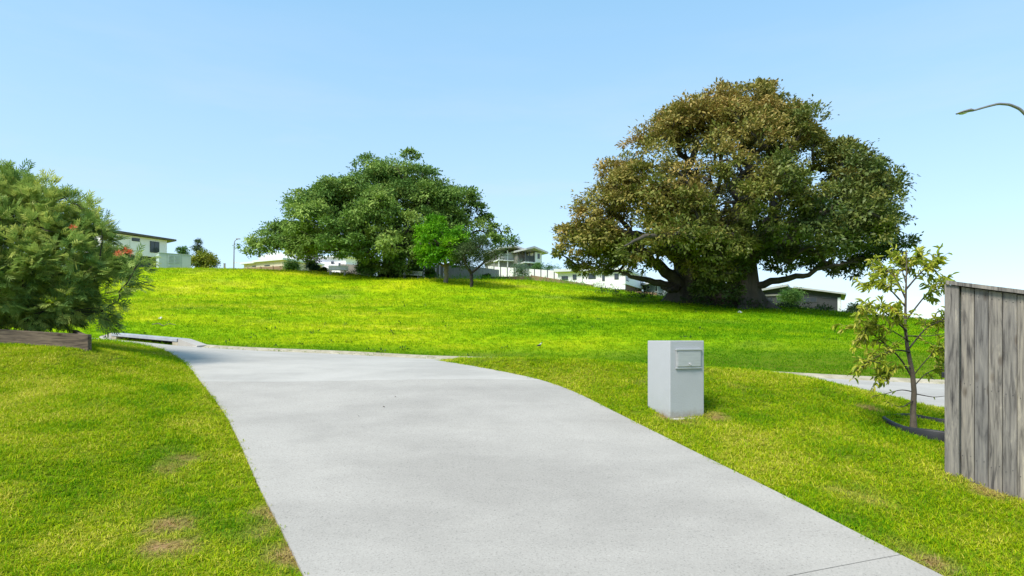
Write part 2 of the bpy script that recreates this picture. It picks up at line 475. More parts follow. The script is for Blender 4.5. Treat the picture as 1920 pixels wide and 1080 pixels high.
left_edge = pts([(575, 1080, 3.9), (480, 900, 5.48), (450, 830, 6.42), (420, 770, 7.78), (375, 715, 9.44), (358, 690, 11.0), (330, 667, 12.6),
                 (312, 657, 13.6), (294, 650, 14.6), (276, 646, 15.4), (239, 641, 16.8), (203, 638.5, 17.8), (167, 637.5, 18.6)])
right_edge = pts([(1770, 1080, 3.9), (1500, 944, 4.95), (1280, 835, 6.43), (1165, 778, 7.58), (1080, 735, 8.76), (1030, 717, 9.37), (1000, 708.5, 9.75), (960, 700, 10.2),
                  (910, 690, 10.9), (860, 682, 11.5), (832, 677.5, 12.3), (806, 674, 13.6)])
far_edge = pts([(169, 633.5, 22.0), (210, 636, 21.0), (332, 648, 18.8), (403, 653.5, 18.2), (480, 657.5, 17.8), (640, 664, 17.3), (800, 672.5, 16.7),
                (1510, 707, 14.4), (1772, 720, 13.8), (2200, 741, 12.7)])
cc_pts = np.concatenate([left_edge, right_edge, far_edge, np.array([[0.9, 0.0, -1.86], [4.3, 0.0, -1.86], [1.5, -4.0, -2.0], [6.0, -4.0, -2.0],
          [6.6, 9.3, -1.076], [2.6, 10.5, -0.76], [11.5, 7.9, -1.32], [-19, 20.5, 0.10], [-20, 24.5, 0.20], [17, 6.3, -1.6], [20, 11.0, -1.75]])])
Zc_ = tps_fit(cc_pts[:, :2], cc_pts[:, 2], 0.02)
def Zc(x, y):
    return Zc_(np.c_[np.atleast_1d(x), np.atleast_1d(y)])

poly_drive = [tuple(p) for p in np.concatenate([
    np.array([[6.0, -4.0], [4.3, 0.0]]), right_edge[:, :2],
    np.array([[2.6, 10.65], [6.6, 9.3], [11.5, 7.9], [17, 6.3], [20, 11.0]]),
    far_edge[::-1, :2], np.array([[-20, 24.5], [-19, 20.5]]), left_edge[::-1, :2], np.array([[0.9, 0.0], [1.5, -4.0]])])]

def densify(poly, step, closed=True, curve=None):
    out = []
    n = len(poly)
    for i in range(n if closed else n - 1):
        a = np.array(poly[i][:2], float); b = np.array(poly[(i + 1) % n][:2], float)
        k = max(1, int(np.ceil(np.linalg.norm(b - a) / step)))
        for j in range(k):
            out.append(a + (b - a) * j / k)
    if not closed:
        out.append(np.array(poly[-1][:2], float))
    return np.array(out)

def chaikin(poly, it=2):
    p = np.array(poly, float)
    for _ in range(it):
        q = np.roll(p, -1, axis=0)
        p = np.stack([0.75 * p + 0.25 * q, 0.25 * p + 0.75 * q], 1).reshape(-1, 2)
    return p

def inside(q, poly):
    q = np.atleast_2d(q); x, y = q[:, 0], q[:, 1]
    r = np.zeros(len(q), bool)
    n = len(poly); j = n - 1
    for i in range(n):
        xi, yi = poly[i]; xj, yj = poly[j]
        c = ((yi > y) != (yj > y)) & (x < (xj - xi) * (y - yi) / (yj - yi + 1e-12) + xi)
        r ^= c; j = i
    return r

def dist_poly(q, poly):
    q = np.atleast_2d(q); best = np.full(len(q), 1e9)
    n = len(poly)
    for i in range(n):
        a = np.array(poly[i]); b = np.array(poly[(i + 1) % n]); ab = b - a
        t = np.clip(((q - a) @ ab) / (ab @ ab + 1e-12), 0, 1)
        best = np.minimum(best, np.linalg.norm(q - (a + t[:, None] * ab), axis=1))
    return best

CONC = densify([tuple(p) for p in chaikin(poly_drive, 2)], 0.35)

g_list = [  # lawn and hill: photo pixel, distance
    (0, 1080, 3.9), (250, 1080, 3.9), (0, 850, 5.6), (250, 850, 5.9), (0, 720, 8.0), (230, 735, 8.0), (230, 690, 9.8), (230, 662, 12.2), (225, 648, 15), (0, 646, 10.3), (165, 656.5, 10.0), (100, 651, 10.2), (60, 628, 14), (-100, 622, 15),
    (-400, 640, 10), (-500, 850, 5.5), (-600, 590, 17),
    (1290, 781, 7.5), (1220, 770, 7.65), (1400, 775, 7.6), (1500, 800, 7.0), (1600, 900, 5.6), (1700, 960, 4.95), (1778, 890, 5.67), (1920, 942, 5.28), (1900, 1060, 4.2), (1713, 806, 7.2), (1775, 812, 7.2),
    (822, 672, 13.2), (838, 671, 12.7), (855, 671, 12.2), (880, 671.5, 11.8), (905, 672, 11.4), (940, 671.5, 10.8), (1000, 671, 10.55), (1100, 674, 10.2), (1200, 681, 9.9), (1330, 688, 9.6), (1420, 694, 9.4), (1510, 706, 9.1), (1640, 738, 8.8), (1740, 762, 9.0),
    (169, 628, 22.6), (332, 643, 19.6), (403, 651, 19.0), (480, 655, 18.5), (640, 661, 18.0), (800, 669, 17.4), (1100, 683, 16.6), (1510, 703, 15.2), (1772, 716, 14.6), (2200, 737, 13.6),
    (-100, 560, 36), (-150, 505, 62), (100, 600, 27), (100, 540, 44), (100, 503, 64),
    (300, 585, 29), (300, 540, 45), (300, 504, 65), (440, 620, 24), (440, 560, 40), (440, 505, 64),
    (640, 620, 24.5), (640, 570, 38), (640, 530, 51), (640, 513, 58),
    (800, 625, 23.5), (800, 575, 36), (800, 535, 49), (800, 523, 55),
    (960, 630, 22.5), (960, 585, 34), (960, 545, 48), (960, 526, 62),
    (1130, 640, 21), (1130, 595, 32), (1130, 558, 45), (1130, 541, 58),
    (1350, 650, 19.5), (1350, 608, 30), (1350, 574, 41), (1290, 564, 46),
    (1600, 665, 17.8), (1600, 625, 27), (1600, 598, 36), (1580, 588, 47), (1470, 577, 50),
    (1770, 685, 16.2), (1770, 640, 25), (1770, 608, 35), (2050, 690, 17), (2050, 645, 28), (2050, 625, 38),
    # behind the crest
    (300, 509, 80), (100, 505, 82), (440, 514, 84), (640, 520, 75), (560, 520, 88), (800, 528, 72), (771, 523, 53.2), (771, 525.0, 56.0), (771, 527, 61), (960, 520, 82), (960, 526, 100), (1130, 548, 70), (1130, 552, 85), (1235, 556, 72), (1290, 572, 60), (1450, 576, 60), (1580, 588, 62), (1770, 618, 55), (2050, 640, 60)]
g_pts = pts(g_list)
extra = np.array([[-8, 0, -1.7], [-8, -6, -1.8], [9, 0, -1.75], [9, -6, -1.8], [7.5, 5.0, -1.45], [8.0, 7.2, -1.30], [13, 4.5, -1.7], [-16, 12, 0.15], [-24, 14, 0.6]])
ce = np.concatenate([left_edge[::2], right_edge[::2]])
ce = ce + np.array([0, 0, -0.02])
g_all = np.concatenate([g_pts, extra, ce])
Zg_ = tps_fit(g_all[:, :2], g_all[:, 2], 0.05)

def Zg(x, y):
    q = np.c_[np.atleast_1d(x).astype(float), np.atleast_1d(y).astype(float)]
    z = Zg_(q)
    r = np.hypot(q[:, 0] * 0.9, q[:, 1] - 35)
    w = smooth(78, 190, r)
    z = np.clip(z, -14, 10.5) * (1 - w) + w * (-14.0)
    return z

def ground_z(q):
    q = np.atleast_2d(q)
    z = Zg(q[:, 0], q[:, 1])
    m = (np.abs(q[:, 0]) < 26) & (q[:, 1] < 28)
    if m.any():
        d = dist_poly(q[m], CONC)
        zc = Zc(q[m][:, 0], q[m][:, 1]) - 0.022
        w = smooth(0.01, 0.20, d)
        ins = inside(q[m], CONC)
        # the lawn's crest towards the street stays a gentle roll
        qm = q[m]; pxm = 960 + qm[:, 0] / np.maximum(qm[:, 1], 0.5) * F
        lim = Zp(np.interp(pxm, [800, 830, 870, 1000, 1100, 1200, 1330, 1420, 1510, 1640, 1740], [673, 672.5, 672, 673.5, 676.5, 684, 690, 696, 708, 739, 764]), qm[:, 1])
        use = (pxm > 800) & (pxm < 1740) & (qm[:, 1] > 8.5) & (qm[:, 1] < 13.9) & (qm[:, 0] < 7)
        z[m] = np.where(use, np.minimum(z[m], lim), z[m])
        z[m] = np.where(ins, zc - 0.15, zc * (1 - w) + z[m] * w)
    return z

def gz(x, y):
    return float(ground_z(np.array([[x, y]]))[0])

# ------------------------------------------------------------------ ground sheet
def grid(x0, x1, y0, y1, s, jit=0.25):
    xs = np.arange(x0, x1 + 1e-6, s); ys = np.arange(y0, y1 + 1e-6, s)
    g = np.stack(np.meshgrid(xs, ys), -1).reshape(-1, 2)
    return g + RNG.uniform(-jit, jit, g.shape) * s

near = grid(-11, 11, 1.6, 15, 0.33); near = near[~((np.abs(near[:, 0]) < 6.5) & (near[:, 1] > 2.8) & (near[:, 1] < 9))]
near = np.concatenate([near, grid(-6.5, 6.5, 2.8, 9.0, 0.15)])
mid = grid(-34, 34, -8, 30, 1.0); mid = mid[~((np.abs(mid[:, 0]) < 11) & (mid[:, 1] > 1.6) & (mid[:, 1] < 15))]
hill = grid(-96, 96, -30, 126, 1.9); hill = hill[~((np.abs(hill[:, 0]) < 34) & (hill[:, 1] > -8) & (hill[:, 1] < 30))]
far = grid(-420, 420, -300, 520, 22); far = far[~((np.abs(far[:, 0]) < 97) & (far[:, 1] > -31) & (far[:, 1] < 127))]
vfar = grid(-4200, 4200, -4200, 4200, 420); vfar = vfar[(np.abs(vfar[:, 0]) > 430) | (vfar[:, 1] < -310) | (vfar[:, 1] > 530)]
G = np.concatenate([near, mid, hill, far, vfar])
msk = (np.abs(G[:, 0]) < 26) & (G[:, 1] < 28)
dd = np.full(len(G), 9.0); dd[msk] = dist_poly(G[msk], CONC)
ii = np.zeros(len(G), bool); ii[msk] = inside(G[msk], CONC)
G = G[(dd > 0.12) & ~ii]
nC = len(CONC)
allp = np.concatenate([CONC, G])
r = delaunay_2d_cdt([Vector(p) for p in allp], [(i, (i + 1) % nC) for i in range(nC)], [], 0, 1e-5)
gv = np.array([tuple(v) for v in r[0]]); gf = np.array([f for f in r[2] if len(f) == 3])
cen = gv[gf].mean(1)
gf = gf[~inside(cen, CONC)]
zz = ground_z(gv)
onb = dist_poly(gv, CONC) < 1e-3
zz[onb] = Zc(gv[onb][:, 0], gv[onb][:, 1]) - 0.022
for i, (x, y) in enumerate(gv):
    if not onb[i] and abs(x) < 95 and y < 120:
        amp = 0.012 if y < 12 else 0.05
        zz[i] += amp * fbm(x, y, 0.55, 4, 3.1)

DRY = [(352, 856, .16), (338, 880, .20), (318, 842, .10), (335, 985, .20), (322, 1026, .22), (540, 1045, .20), (495, 965, .13), (470, 1000, .12), (300, 1030, .12),
       (515, 990, .10), (1745, 1055, .16), (1700, 1030, .12), (1655, 1005, .10), (1335, 783, .14), (1255, 785, .16), (1290, 792, .15), (1630, 765, .12), (1790, 905, .14), (1850, 920, .14),
       (1100, 748, .07), (180, 662, .25)]
def ray_ground(px, py):
    lo, hi = 2.0, 60.0
    ds = np.linspace(lo, hi, 1500)
    q = np.c_[(px - 960) / F * ds, ds]
    z = (HZ - py) / F * ds
    g = ground_z(q)
    k = np.argmax(g > z)
    return q[k]
DRYW = [(*ray_ground(px, py), rr) for px, py, rr in DRY]

def attrs_at(q):
    n = len(q); tone = np.zeros(n); dry = np.zeros(n)
    for i, (x, y) in enumerate(q):
        if abs(x) > 100 or y > 130:
            tone[i] = 0.5; continue
        if y < 14.5:
            t = 0.46 + 0.24 * fbm(x, y, 0.45, 3, 5.3) + 0.36 * fbm(x, y, 1.7, 3, 9.1)
            if x < -1.0: t += 0.03
            dr = 0.9 * max(0, fbm(x, y, 1.4, 4, 21.0) - 0.50)
            for (dx, dy, rr) in DRYW:
                e = ((x - dx) ** 2 + (y - dy) ** 2) / rr ** 2
                if e < 6: dr += 1.9 * math.exp(-e * 3.0) * max(0.0, 0.55 + 1.3 * fbm(x, y, 5.0, 3, 4.0))
        else:
            ang = x / max(y, 1)
            t = 0.50 - 0.26 * float(smooth(-0.35, 0.45, ang)) + 0.22 * fbm(x, y * 2.2, 0.12, 3, 2.2) + 0.16 * fbm(x, y * 1.5, 0.55, 3, 7.7)
            t += 0.06 * float(smooth(40, 60, y)) + 0.20 * fbm(x * 0.45, y * 2.6, 0.5, 3, 12.3) - 0.16 * float(1 - smooth(16, 24, y + 0.25 * x))
            dr = 0.35 * max(0, fbm(x, y, 0.35, 3, 31.0) - 0.40)
        tone[i] = min(1, max(0, t)); dry[i] = min(1, max(0, dr))
    return tone, dry
tone, dry = attrs_at(gv)
nearm = np.clip(1 - smooth(15.5, 22, gv[:, 1]), 0, 1)
ground = link('ground', np_mesh('ground', np.c_[gv, zz], gf, {'tone': tone, 'dry': dry, 'near': nearm * 0.85}, True), M['turf'])
tag(ground, 'sloping green lawn and grassy hill', kind='structure')

# ------------------------------------------------------------------ concrete slabs
def slab(name, poly, mat, parent=None, step=0.5, thick=0.11, up=0.0):
    B = densify(poly, step)
    nb = len(B)
    mn, mxx = B.min(0), B.max(0)
    I = grid(mn[0], mxx[0], mn[1], mxx[1], step, 0.1)
    I = I[inside(I, B)]
    I = I[dist_poly(I, B) > step * 0.45]
    A = np.concatenate([B, I])
    res = delaunay_2d_cdt([Vector(p) for p in A], [], [list(range(nb))], 1, 1e-5)
    v = np.array([tuple(p) for p in res[0]]); f = [tuple(t) for t in res[2]]
    z = Zc(v[:, 0], v[:, 1]) + up
    V = [(*a, b) for a, b in zip(v, z)]
    bm = bmesh.new()
    vs = [bm.verts.new(p) for p in V]
    for t in f:
        bm.faces.new([vs[i] for i in t])
    bmesh.ops.recalc_face_normals(bm, faces=bm.faces[:])
    if bm.faces[:][0].normal.z < 0:
        bmesh.ops.reverse_faces(bm, faces=bm.faces[:])
    for fc in bm.faces: fc.smooth = True
    be = [e for e in bm.edges if len(e.link_faces) == 1]
    ex = bmesh.ops.extrude_edge_only(bm, edges=be)
    for g in ex['geom']:
        if isinstance(g, bmesh.types.BMVert): g.co.z -= thick
        elif isinstance(g, bmesh.types.BMFace): g.smooth = False
    # a crisp arris: mark the top boundary sharp
    for e in be: e.smooth = False
    return bm_obj(name, bm, mat, parent)

def clip(poly, a, b, keep_left=True, gap=0.004):
    """clip polygon by the line a->b, keeping its left side, shrunk by gap"""
    a = np.array(a, float); b = np.array(b, float); d = (b - a) / np.linalg.norm(b - a); nrm = np.array([-d[1], d[0]])
    if not keep_left: nrm = -nrm
    out = []
    n = len(poly)
    s = [(np.array(p) - a) @ nrm - gap for p in poly]
    for i in range(n):
        p, q = np.array(poly[i]), np.array(poly[(i + 1) % n]); sp, sq = s[i], s[(i + 1) % n]
        if sp >= 0: out.append(tuple(p))
        if (sp >= 0) != (sq >= 0):
            out.append(tuple(p + (q - p) * sp / (sp - sq)))
    return out

CP = [tuple(p) for p in CONC]
jA, jB = (-4.80, 9.44), (0.455, 9.52)                 # joint across the top of the driveway
k1, k2 = P(1500, 1080, 3.9)[:2], P(1685, 1040, 4.16)[:2]   # joint in the bottom right
top = clip(CP, jA, jB, True)
low = clip(CP, jA, jB, False)
# keep only the driveway piece of `low` (drop the road beyond the near right edge)
drv_mask = [(-8, -4.2), (-8, 9.6), (1.2, 9.6), (3.2, 6.5), (7.5, -4.2)]
low = [p for p in low if inside(np.array([p]), drv_mask)[0]]
main = clip(low, k1, k2, True)
front = clip(low, k1, k2, False)
bed = [tuple(p) for p in low]
drive = slab('driveway', bed, M['soil'], None, 0.6, 0.08, -0.07)
tag(drive, 'pale concrete driveway rising to the street', kind='structure')
slab('slab', main, M['concrete'], drive, 0.4, 0.065)
slab('slab', front, M['concrete'], drive, 0.4, 0.065)
road = slab('road', top, M['road'], None, 0.6, 0.11)
tag(road, 'pale concrete street at the foot of the hill', kind='structure')

# kerb along the far side of the street
fe = densify([tuple(p) for p in far_edge[:, :2]], 0.5, closed=False)
def sweep_kerb(line, prof):
    T = np.gradient(line, axis=0); T /= np.linalg.norm(T, axis=1)[:, None]
    nrm = np.c_[-T[:, 1], T[:, 0]]
    if nrm[len(nrm) // 2][1] < 0: nrm = -nrm
    zb = Zc(line[:, 0], line[:, 1])
    V = []; k = len(prof)
    for i in range(len(line)):
        for (o_, h) in prof:
            V.append((*(line[i] + nrm[i] * o_), zb[i] + h))
    Fc = [(i * k + j, i * k + j + 1, (i + 1) * k + j + 1, (i + 1) * k + j) for i in range(len(line) - 1) for j in range(k - 1)]
    return V, Fc
sarc = np.r_[0, np.cumsum(np.linalg.norm(np.diff(fe, axis=0), axis=1))]
i332 = int(np.argmin(np.linalg.norm(fe - P(352, 649, 18.5)[:2], axis=1)))
kv, kf = sweep_kerb(fe[i332:], [(-0.05, -0.04), (-0.03, 0.006), (0.08, 0.03), (0.18, 0.075), (0.26, 0.085), (0.32, 0.08), (0.34, -0.05)])
kerb = link('kerb', py_mesh('kerb', kv, kf, True), M['kerb']); tag(kerb, kind='structure')

# storm drain inlet
A = P(210, 636, 21.0); B = P(332, 648, 18.8)
base = A.copy(); L = np.linalg.norm((B - A)[:2]); ang = math.atan2(B[1] - A[1], B[0] - A[0])
dr = thing('drain_inlet', 'concrete stormwater drain inlet with a long dark slot at the street kerb', 'drain', base, ang)
dz = B[2] - A[2]
def skew(o):
    for v in o.data.vertices:
        v.co.z += dz * v.co.x / L
    return o
def seg_box(name, x0, x1, y0, y1, z0, z1, mat, parent):
    return skew(box(name, x0, x1, y0, y1, z0, z1, mat, parent, 0.012))
seg_box('lintel', -0.02, L + 0.02, -0.02, 0.40, 0.115, 0.215, M['lintel'], dr)
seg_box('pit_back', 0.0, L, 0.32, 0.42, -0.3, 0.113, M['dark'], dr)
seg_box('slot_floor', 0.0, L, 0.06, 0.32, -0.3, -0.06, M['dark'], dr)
for x0, x1 in ((-0.05, 0.28), (L - 0.28, L + 0.05)):
    seg_box('end_block', x0, x1, 0.0, 0.38, -0.05, 0.113, M['kerb'], dr)
for s, x0 in ((-1, -0.05), (1, L + 0.05)):
    V = [(x0, 0, -0.06), (x0, 0.4, -0.06), (x0 + s * 0.95, 0.02, -0.06), (x0 + s * 0.95, 0.4, -0.06), (x0, 0, 0.21), (x0, 0.4, 0.21), (x0 + s * 0.95, 0.05, 0.05), (x0 + s * 0.95, 0.4, 0.07)]
    Fc = [(0, 2, 6, 4), (2, 3, 7, 6), (3, 1, 5, 7), (1, 0, 4, 5), (4, 6, 7, 5), (0, 1, 3, 2)]
    skew(link('wing_kerb', py_mesh('wing_kerb', V, Fc), M['road'], dr))

# ------------------------------------------------------------------ grass
def grass_nodes(name, blade_l, blade_w, n_blade, radius, lean, smin, smax, seed):
    ng = bpy.data.node_groups.new(name, 'GeometryNodeTree')
    ng.interface.new_socket('Geometry', in_out='INPUT', socket_type='NodeSocketGeometry')
    ng.interface.new_socket('Geometry', in_out='OUTPUT', socket_type='NodeSocketGeometry')
    n = ng.nodes; l = ng.links
    gi = n.new('NodeGroupInput'); go = n.new('NodeGroupOutput')
    # one blade
    gr = n.new('GeometryNodeMeshGrid'); gr.inputs['Size X'].default_value = 1; gr.inputs['Size Y'].default_value = 1
    gr.inputs['Vertices X'].default_value = 2; gr.inputs['Vertices Y'].default_value = 4
    pos = n.new('GeometryNodeInputPosition'); sx = n.new('ShaderNodeSeparateXYZ'); l.new(pos.outputs[0], sx.inputs[0])
    def mth(op, a, b=None, c=None):
        m = n.new('ShaderNodeMath'); m.operation = op
        for i, v in enumerate((a, b, c)):
            if v is None: continue
            if isinstance(v, (int, float)): m.inputs[i].default_value = v
            else: l.new(v, m.inputs[i])
        return m.outputs[0]
    t = mth('ADD', sx.outputs['Y'], 0.5)
    tap = mth('POWER', mth('SUBTRACT', 1.02, t), 0.6)
    x = mth('MULTIPLY', mth('MULTIPLY', sx.outputs['X'], tap), blade_w)
    y = mth('MULTIPLY', mth('POWER', t, 2.0), blade_l * 0.55)
    z = mth('MULTIPLY', mth('SUBTRACT', t, mth('MULTIPLY', mth('POWER', t, 3.0), 0.25)), blade_l)
    cx = n.new('ShaderNodeCombineXYZ'); l.new(x, cx.inputs[0]); l.new(y, cx.inputs[1]); l.new(z, cx.inputs[2])
    sp = n.new('GeometryNodeSetPosition'); l.new(gr.outputs['Mesh'], sp.inputs['Geometry']); l.new(cx.outputs[0], sp.inputs['Position'])
    # tufts
    join = n.new('GeometryNodeJoinGeometry')
    g2i = None
    tufts = []
    for k in range(4):
        pn = n.new('GeometryNodePoints'); pn.inputs['Count'].default_value = n_blade
        rp = n.new('FunctionNodeRandomValue'); rp.data_type = 'FLOAT_VECTOR'
        rp.inputs['Min'].default_value = (-radius, -radius, -0.004); rp.inputs['Max'].default_value = (radius, radius, 0.0); rp.inputs['Seed'].default_value = seed + k * 7
        l.new(rp.outputs['Value'], pn.inputs['Position'])
        sn = n.new('GeometryNodeStoreNamedAttribute'); sn.data_type = 'FLOAT'; sn.domain = 'POINT'; sn.inputs['Name'].default_value = 'brnd'
        rv = n.new('FunctionNodeRandomValue'); rv.data_type = 'FLOAT'; rv.inputs['Seed'].default_value = seed + 3 + k
        l.new(pn.outputs[0], sn.inputs['Geometry']); l.new(rv.outputs[1], sn.inputs['Value'])
        ip = n.new('GeometryNodeInstanceOnPoints'); l.new(sn.outputs[0], ip.inputs['Points']); l.new(sp.outputs[0], ip.inputs['Instance'])
        rr = n.new('FunctionNodeRandomValue'); rr.data_type = 'FLOAT_VECTOR'; rr.inputs['Seed'].default_value = seed + 11 + k
        rr.inputs['Min'].default_value = (-lean, -0.3, 0); rr.inputs['Max'].default_value = (lean * 0.25, 0.3, 6.283)
        er = n.new('FunctionNodeEulerToRotation'); l.new(rr.outputs['Value'], er.inputs[0]); l.new(er.outputs[0], ip.inputs['Rotation'])
        rs = n.new('FunctionNodeRandomValue'); rs.data_type = 'FLOAT'; rs.inputs['Seed'].default_value = seed + 17 + k
        rs.inputs[2].default_value = 0.55; rs.inputs[3].default_value = 1.15
        l.new(rs.outputs[1], ip.inputs['Scale'])
        rl = n.new('GeometryNodeRealizeInstances'); l.new(ip.outputs[0], rl.inputs[0])
        sm = n.new('GeometryNodeSetMaterial'); sm.inputs['Material'].default_value = M['blade']; l.new(rl.outputs[0], sm.inputs['Geometry'])
        gti = n.new('GeometryNodeGeometryToInstance'); l.new(sm.outputs[0], gti.inputs[0])
        tufts.append(gti)
    for g in reversed(tufts):
        l.new(g.outputs[0], join.inputs[0])
    dp = n.new('GeometryNodeDistributePointsOnFaces'); dp.distribute_method = 'RANDOM'; dp.inputs['Seed'].default_value = seed
    na = n.new('GeometryNodeInputNamedAttribute'); na.data_type = 'FLOAT'; na.inputs['Name'].default_value = 'dens'
    l.new(gi.outputs[0], dp.inputs['Mesh']); l.new(na.outputs['Attribute'], dp.inputs['Density'])
    ip = n.new('GeometryNodeInstanceOnPoints'); ip.inputs['Pick Instance'].default_value = True
    l.new(dp.outputs['Points'], ip.inputs['Points']); l.new(join.outputs[0], ip.inputs['Instance'])
    rr = n.new('FunctionNodeRandomValue'); rr.data_type = 'FLOAT_VECTOR'; rr.inputs['Seed'].default_value = seed + 91
    rr.inputs['Min'].default_value = (-0.15, -0.15, 0); rr.inputs['Max'].default_value = (0.15, 0.15, 6.283)
    er = n.new('FunctionNodeEulerToRotation'); l.new(rr.outputs['Value'], er.inputs[0]); l.new(er.outputs[0], ip.inputs['Rotation'])
    rs = n.new('FunctionNodeRandomValue'); rs.data_type = 'FLOAT'; rs.inputs['Seed'].default_value = seed + 92
    rs.inputs[2].default_value = smin; rs.inputs[3].default_value = smax
    nsz = n.new('GeometryNodeInputNamedAttribute'); nsz.data_type = 'FLOAT'; nsz.inputs['Name'].default_value = 'size'
    l.new(mth('MULTIPLY', rs.outputs[1], nsz.outputs['Attribute']), ip.inputs['Scale'])
    l.new(ip.outputs[0], go.inputs[0])
    return ng

def grass_patch(name, sel_faces, dens_fn, size_fn, label, cat, ng, shift=0.0):
    used = np.unique(gf[sel_faces]); mapi = -np.ones(len(gv), int); mapi[used] = np.arange(len(used))
    V = np.c_[gv, zz][used]; Fc = mapi[gf[sel_faces]]
    dn = dens_fn(V, dry[used]); sz = size_fn(V)
    t = np.clip(tone[used] + shift, 0, 1)
    me = np_mesh(name, V, Fc, {'dens': dn, 'size': sz, 'tone': t, 'dry': dry[used]})
    o = link(name, me, M['blade'])
    md = o.modifiers.new('grow', 'NODES'); md.node_group = ng
    return tag(o, label, cat, kind='stuff')

cen = gv[gf].mean(1)
vis = (np.abs(cen[:, 0]) < cen[:, 1] * 0.98 + 1.2)
conc_d = np.full(len(cen), 9.0)
mm = (np.abs(cen[:, 0]) < 26) & (cen[:, 1] < 28)
ring_c = np.array([X(1762, 7.2), 7.2])
lawn_sel = vis & (cen[:, 1] < 14.2) & (cen[:, 1] > 2.2) & (np.abs(cen[:, 0]) < 16)
ng1 = grass_nodes('lawn_tufts', 0.050, 0.0065, 24, 0.055, 1.15, 0.6, 1.35, 5)
grass_patch('lawn_grass', lawn_sel,
            lambda V, d: np.interp(V[:, 1], [3, 7, 14], [620, 400, 220]) * (1 - 0.92 * np.clip(d * 1.3, 0, 1)),
            lambda V: np.interp(V[:, 1], [3, 7, 14], [0.85, 1.0, 1.25]),
            'short mown lawn grass on both sides of the driveway', 'grass', ng1)
hill_sel = vis & (cen[:, 1] >= 14.2) & (cen[:, 1] < 72) & (np.abs(cen[:, 0]) < 60)
ng2 = grass_nodes('hill_tufts', 0.060, 0.010, 22, 0.12, 1.2, 0.6, 1.4, 15)
grass_patch('hill_grass', hill_sel,
            lambda V, d: np.interp(V[:, 1], [14, 20, 30, 45, 72], [75, 42, 17, 7, 4]),
            lambda V: np.interp(V[:, 1], [14, 20, 30, 45, 72], [1.0, 1.25, 1.9, 2.6, 3.2]),
            'yellow green mown grass covering the hill', 'grass', ng2)

# ------------------------------------------------------------------ trees
def grow(points, trunk, bf=0.35):
    """balanced spanning tree from a trunk polyline to the points -> nodes, parent index"""
    nodes = [np.array(p, float) for p in trunk]
    par = [-1] + list(range(len(trunk) - 1))
    plen = [0.0]
    for i in range(1, len(trunk)):
        plen.append(plen[-1] + np.linalg.norm(nodes[i] - nodes[i - 1]))
    pts_ = np.asarray(points, float); n = len(pts_)
    best = np.full(n, 1e9); bi = np.zeros(n, int)
    def relax(k):
        d = np.linalg.norm(pts_ - nodes[k], axis=1)
        if k < len(trunk) * 0.45: d = d + 3.0
        c = d + bf * plen[k]
        m = c < best
        best[m] = c[m]; bi[m] = k
    for k in range(len(nodes)): relax(k)
    done = np.zeros(n, bool)
    for _ in range(n):
        c = np.where(done, 1e9, best); j = int(np.argmin(c))
        done[j] = True
        nodes.append(pts_[j]); par.append(int(bi[j])); plen.append(plen[bi[j]] + np.linalg.norm(pts_[j] - nodes[bi[j]]))
        relax(len(nodes) - 1)
    return np.array(nodes), np.array(par)

def limbs_geo(nodes, par, ntrunk, tip, rbase, pw=2.2, k=6, jit=0.05, skip_trunk=False, rmax=None):
    n = len(nodes)
    ch = [[] for _ in range(n)]
    for i in range(1, n): ch[par[i]].append(i)
    rad = np.zeros(n)
    for i in range(n - 1, -1, -1):
        rad[i] = tip if not ch[i] else sum(rad[c] ** pw for c in ch[i]) ** (1 / pw)
    # order is topological (parents come before children)
    sc = rbase / rad[0]
    rad = np.maximum(rad * sc, tip)
    if rmax: rad = np.minimum(rad, rmax)
    gs = []
    stack = [(0, -1)]
    while stack:
        s, p = stack.pop()
        chain = ([p] if p >= 0 else []) + [s]
        cur = s
        while ch[cur]:
            o = sorted(ch[cur], key=lambda c: -rad[c])
            for c in o[1:]: stack.append((c, cur))
            cur = o[0]; chain.append(cur)
        if len(chain) < 2: continue
        pp = nodes[chain]; rr = rad[chain].copy()
        if p >= 0: rr[0] = min(rr[0], rr[1] * 1.25)
        rr[-1] = tip * 0.5
        # Catmull-Rom
        q = []; qr = []
        for i in range(len(pp) - 1):
            p0 = pp[max(i - 1, 0)]; p1 = pp[i]; p2 = pp[i + 1]; p3 = pp[min(i + 2, len(pp) - 1)]
            m = 3
            for t in np.arange(m) / m:
                q.append(0.5 * (2 * p1 + (p2 - p0) * t + (2 * p0 - 5 * p1 + 4 * p2 - p3) * t * t + (3 * p1 - p0 - 3 * p2 + p3) * t ** 3))
                qr.append(rr[i] * (1 - t) + rr[i + 1] * t)
        q.append(pp[-1]); qr.append(rr[-1])
        q = np.array(q); qr = np.array(qr)
        ln = np.linalg.norm(pp[-1] - pp[0]) / max(len(q), 1)
        q[1:-1] += RNG.normal(0, 1, (len(q) - 2, 3)) * min(jit, ln * 0.35)
        gs.append(tube_geo(q, qr, k))
    return join_geo(gs), rad

def unit(v):
    return v / (np.linalg.norm(v, axis=-1, keepdims=True) + 1e-9)

def leaves_geo(C, A, Nn, L, W, fold=0.18):
    """one folded diamond (a quad) per leaf"""
    A = unit(A); S = unit(np.cross(A, Nn)); Nn = np.cross(S, A)
    n = len(C); L = L[:, None]; W = W[:, None]
    V = np.stack([C, C + A * L * 0.45 + S * W * 0.5 + Nn * W * fold, C + A * L - Nn * L * 0.08, C + A * L * 0.45 - S * W * 0.5 + Nn * W * fold], 1).reshape(-1, 3)
    Fc = np.arange(4 * n).reshape(n, 4)
    return V, Fc

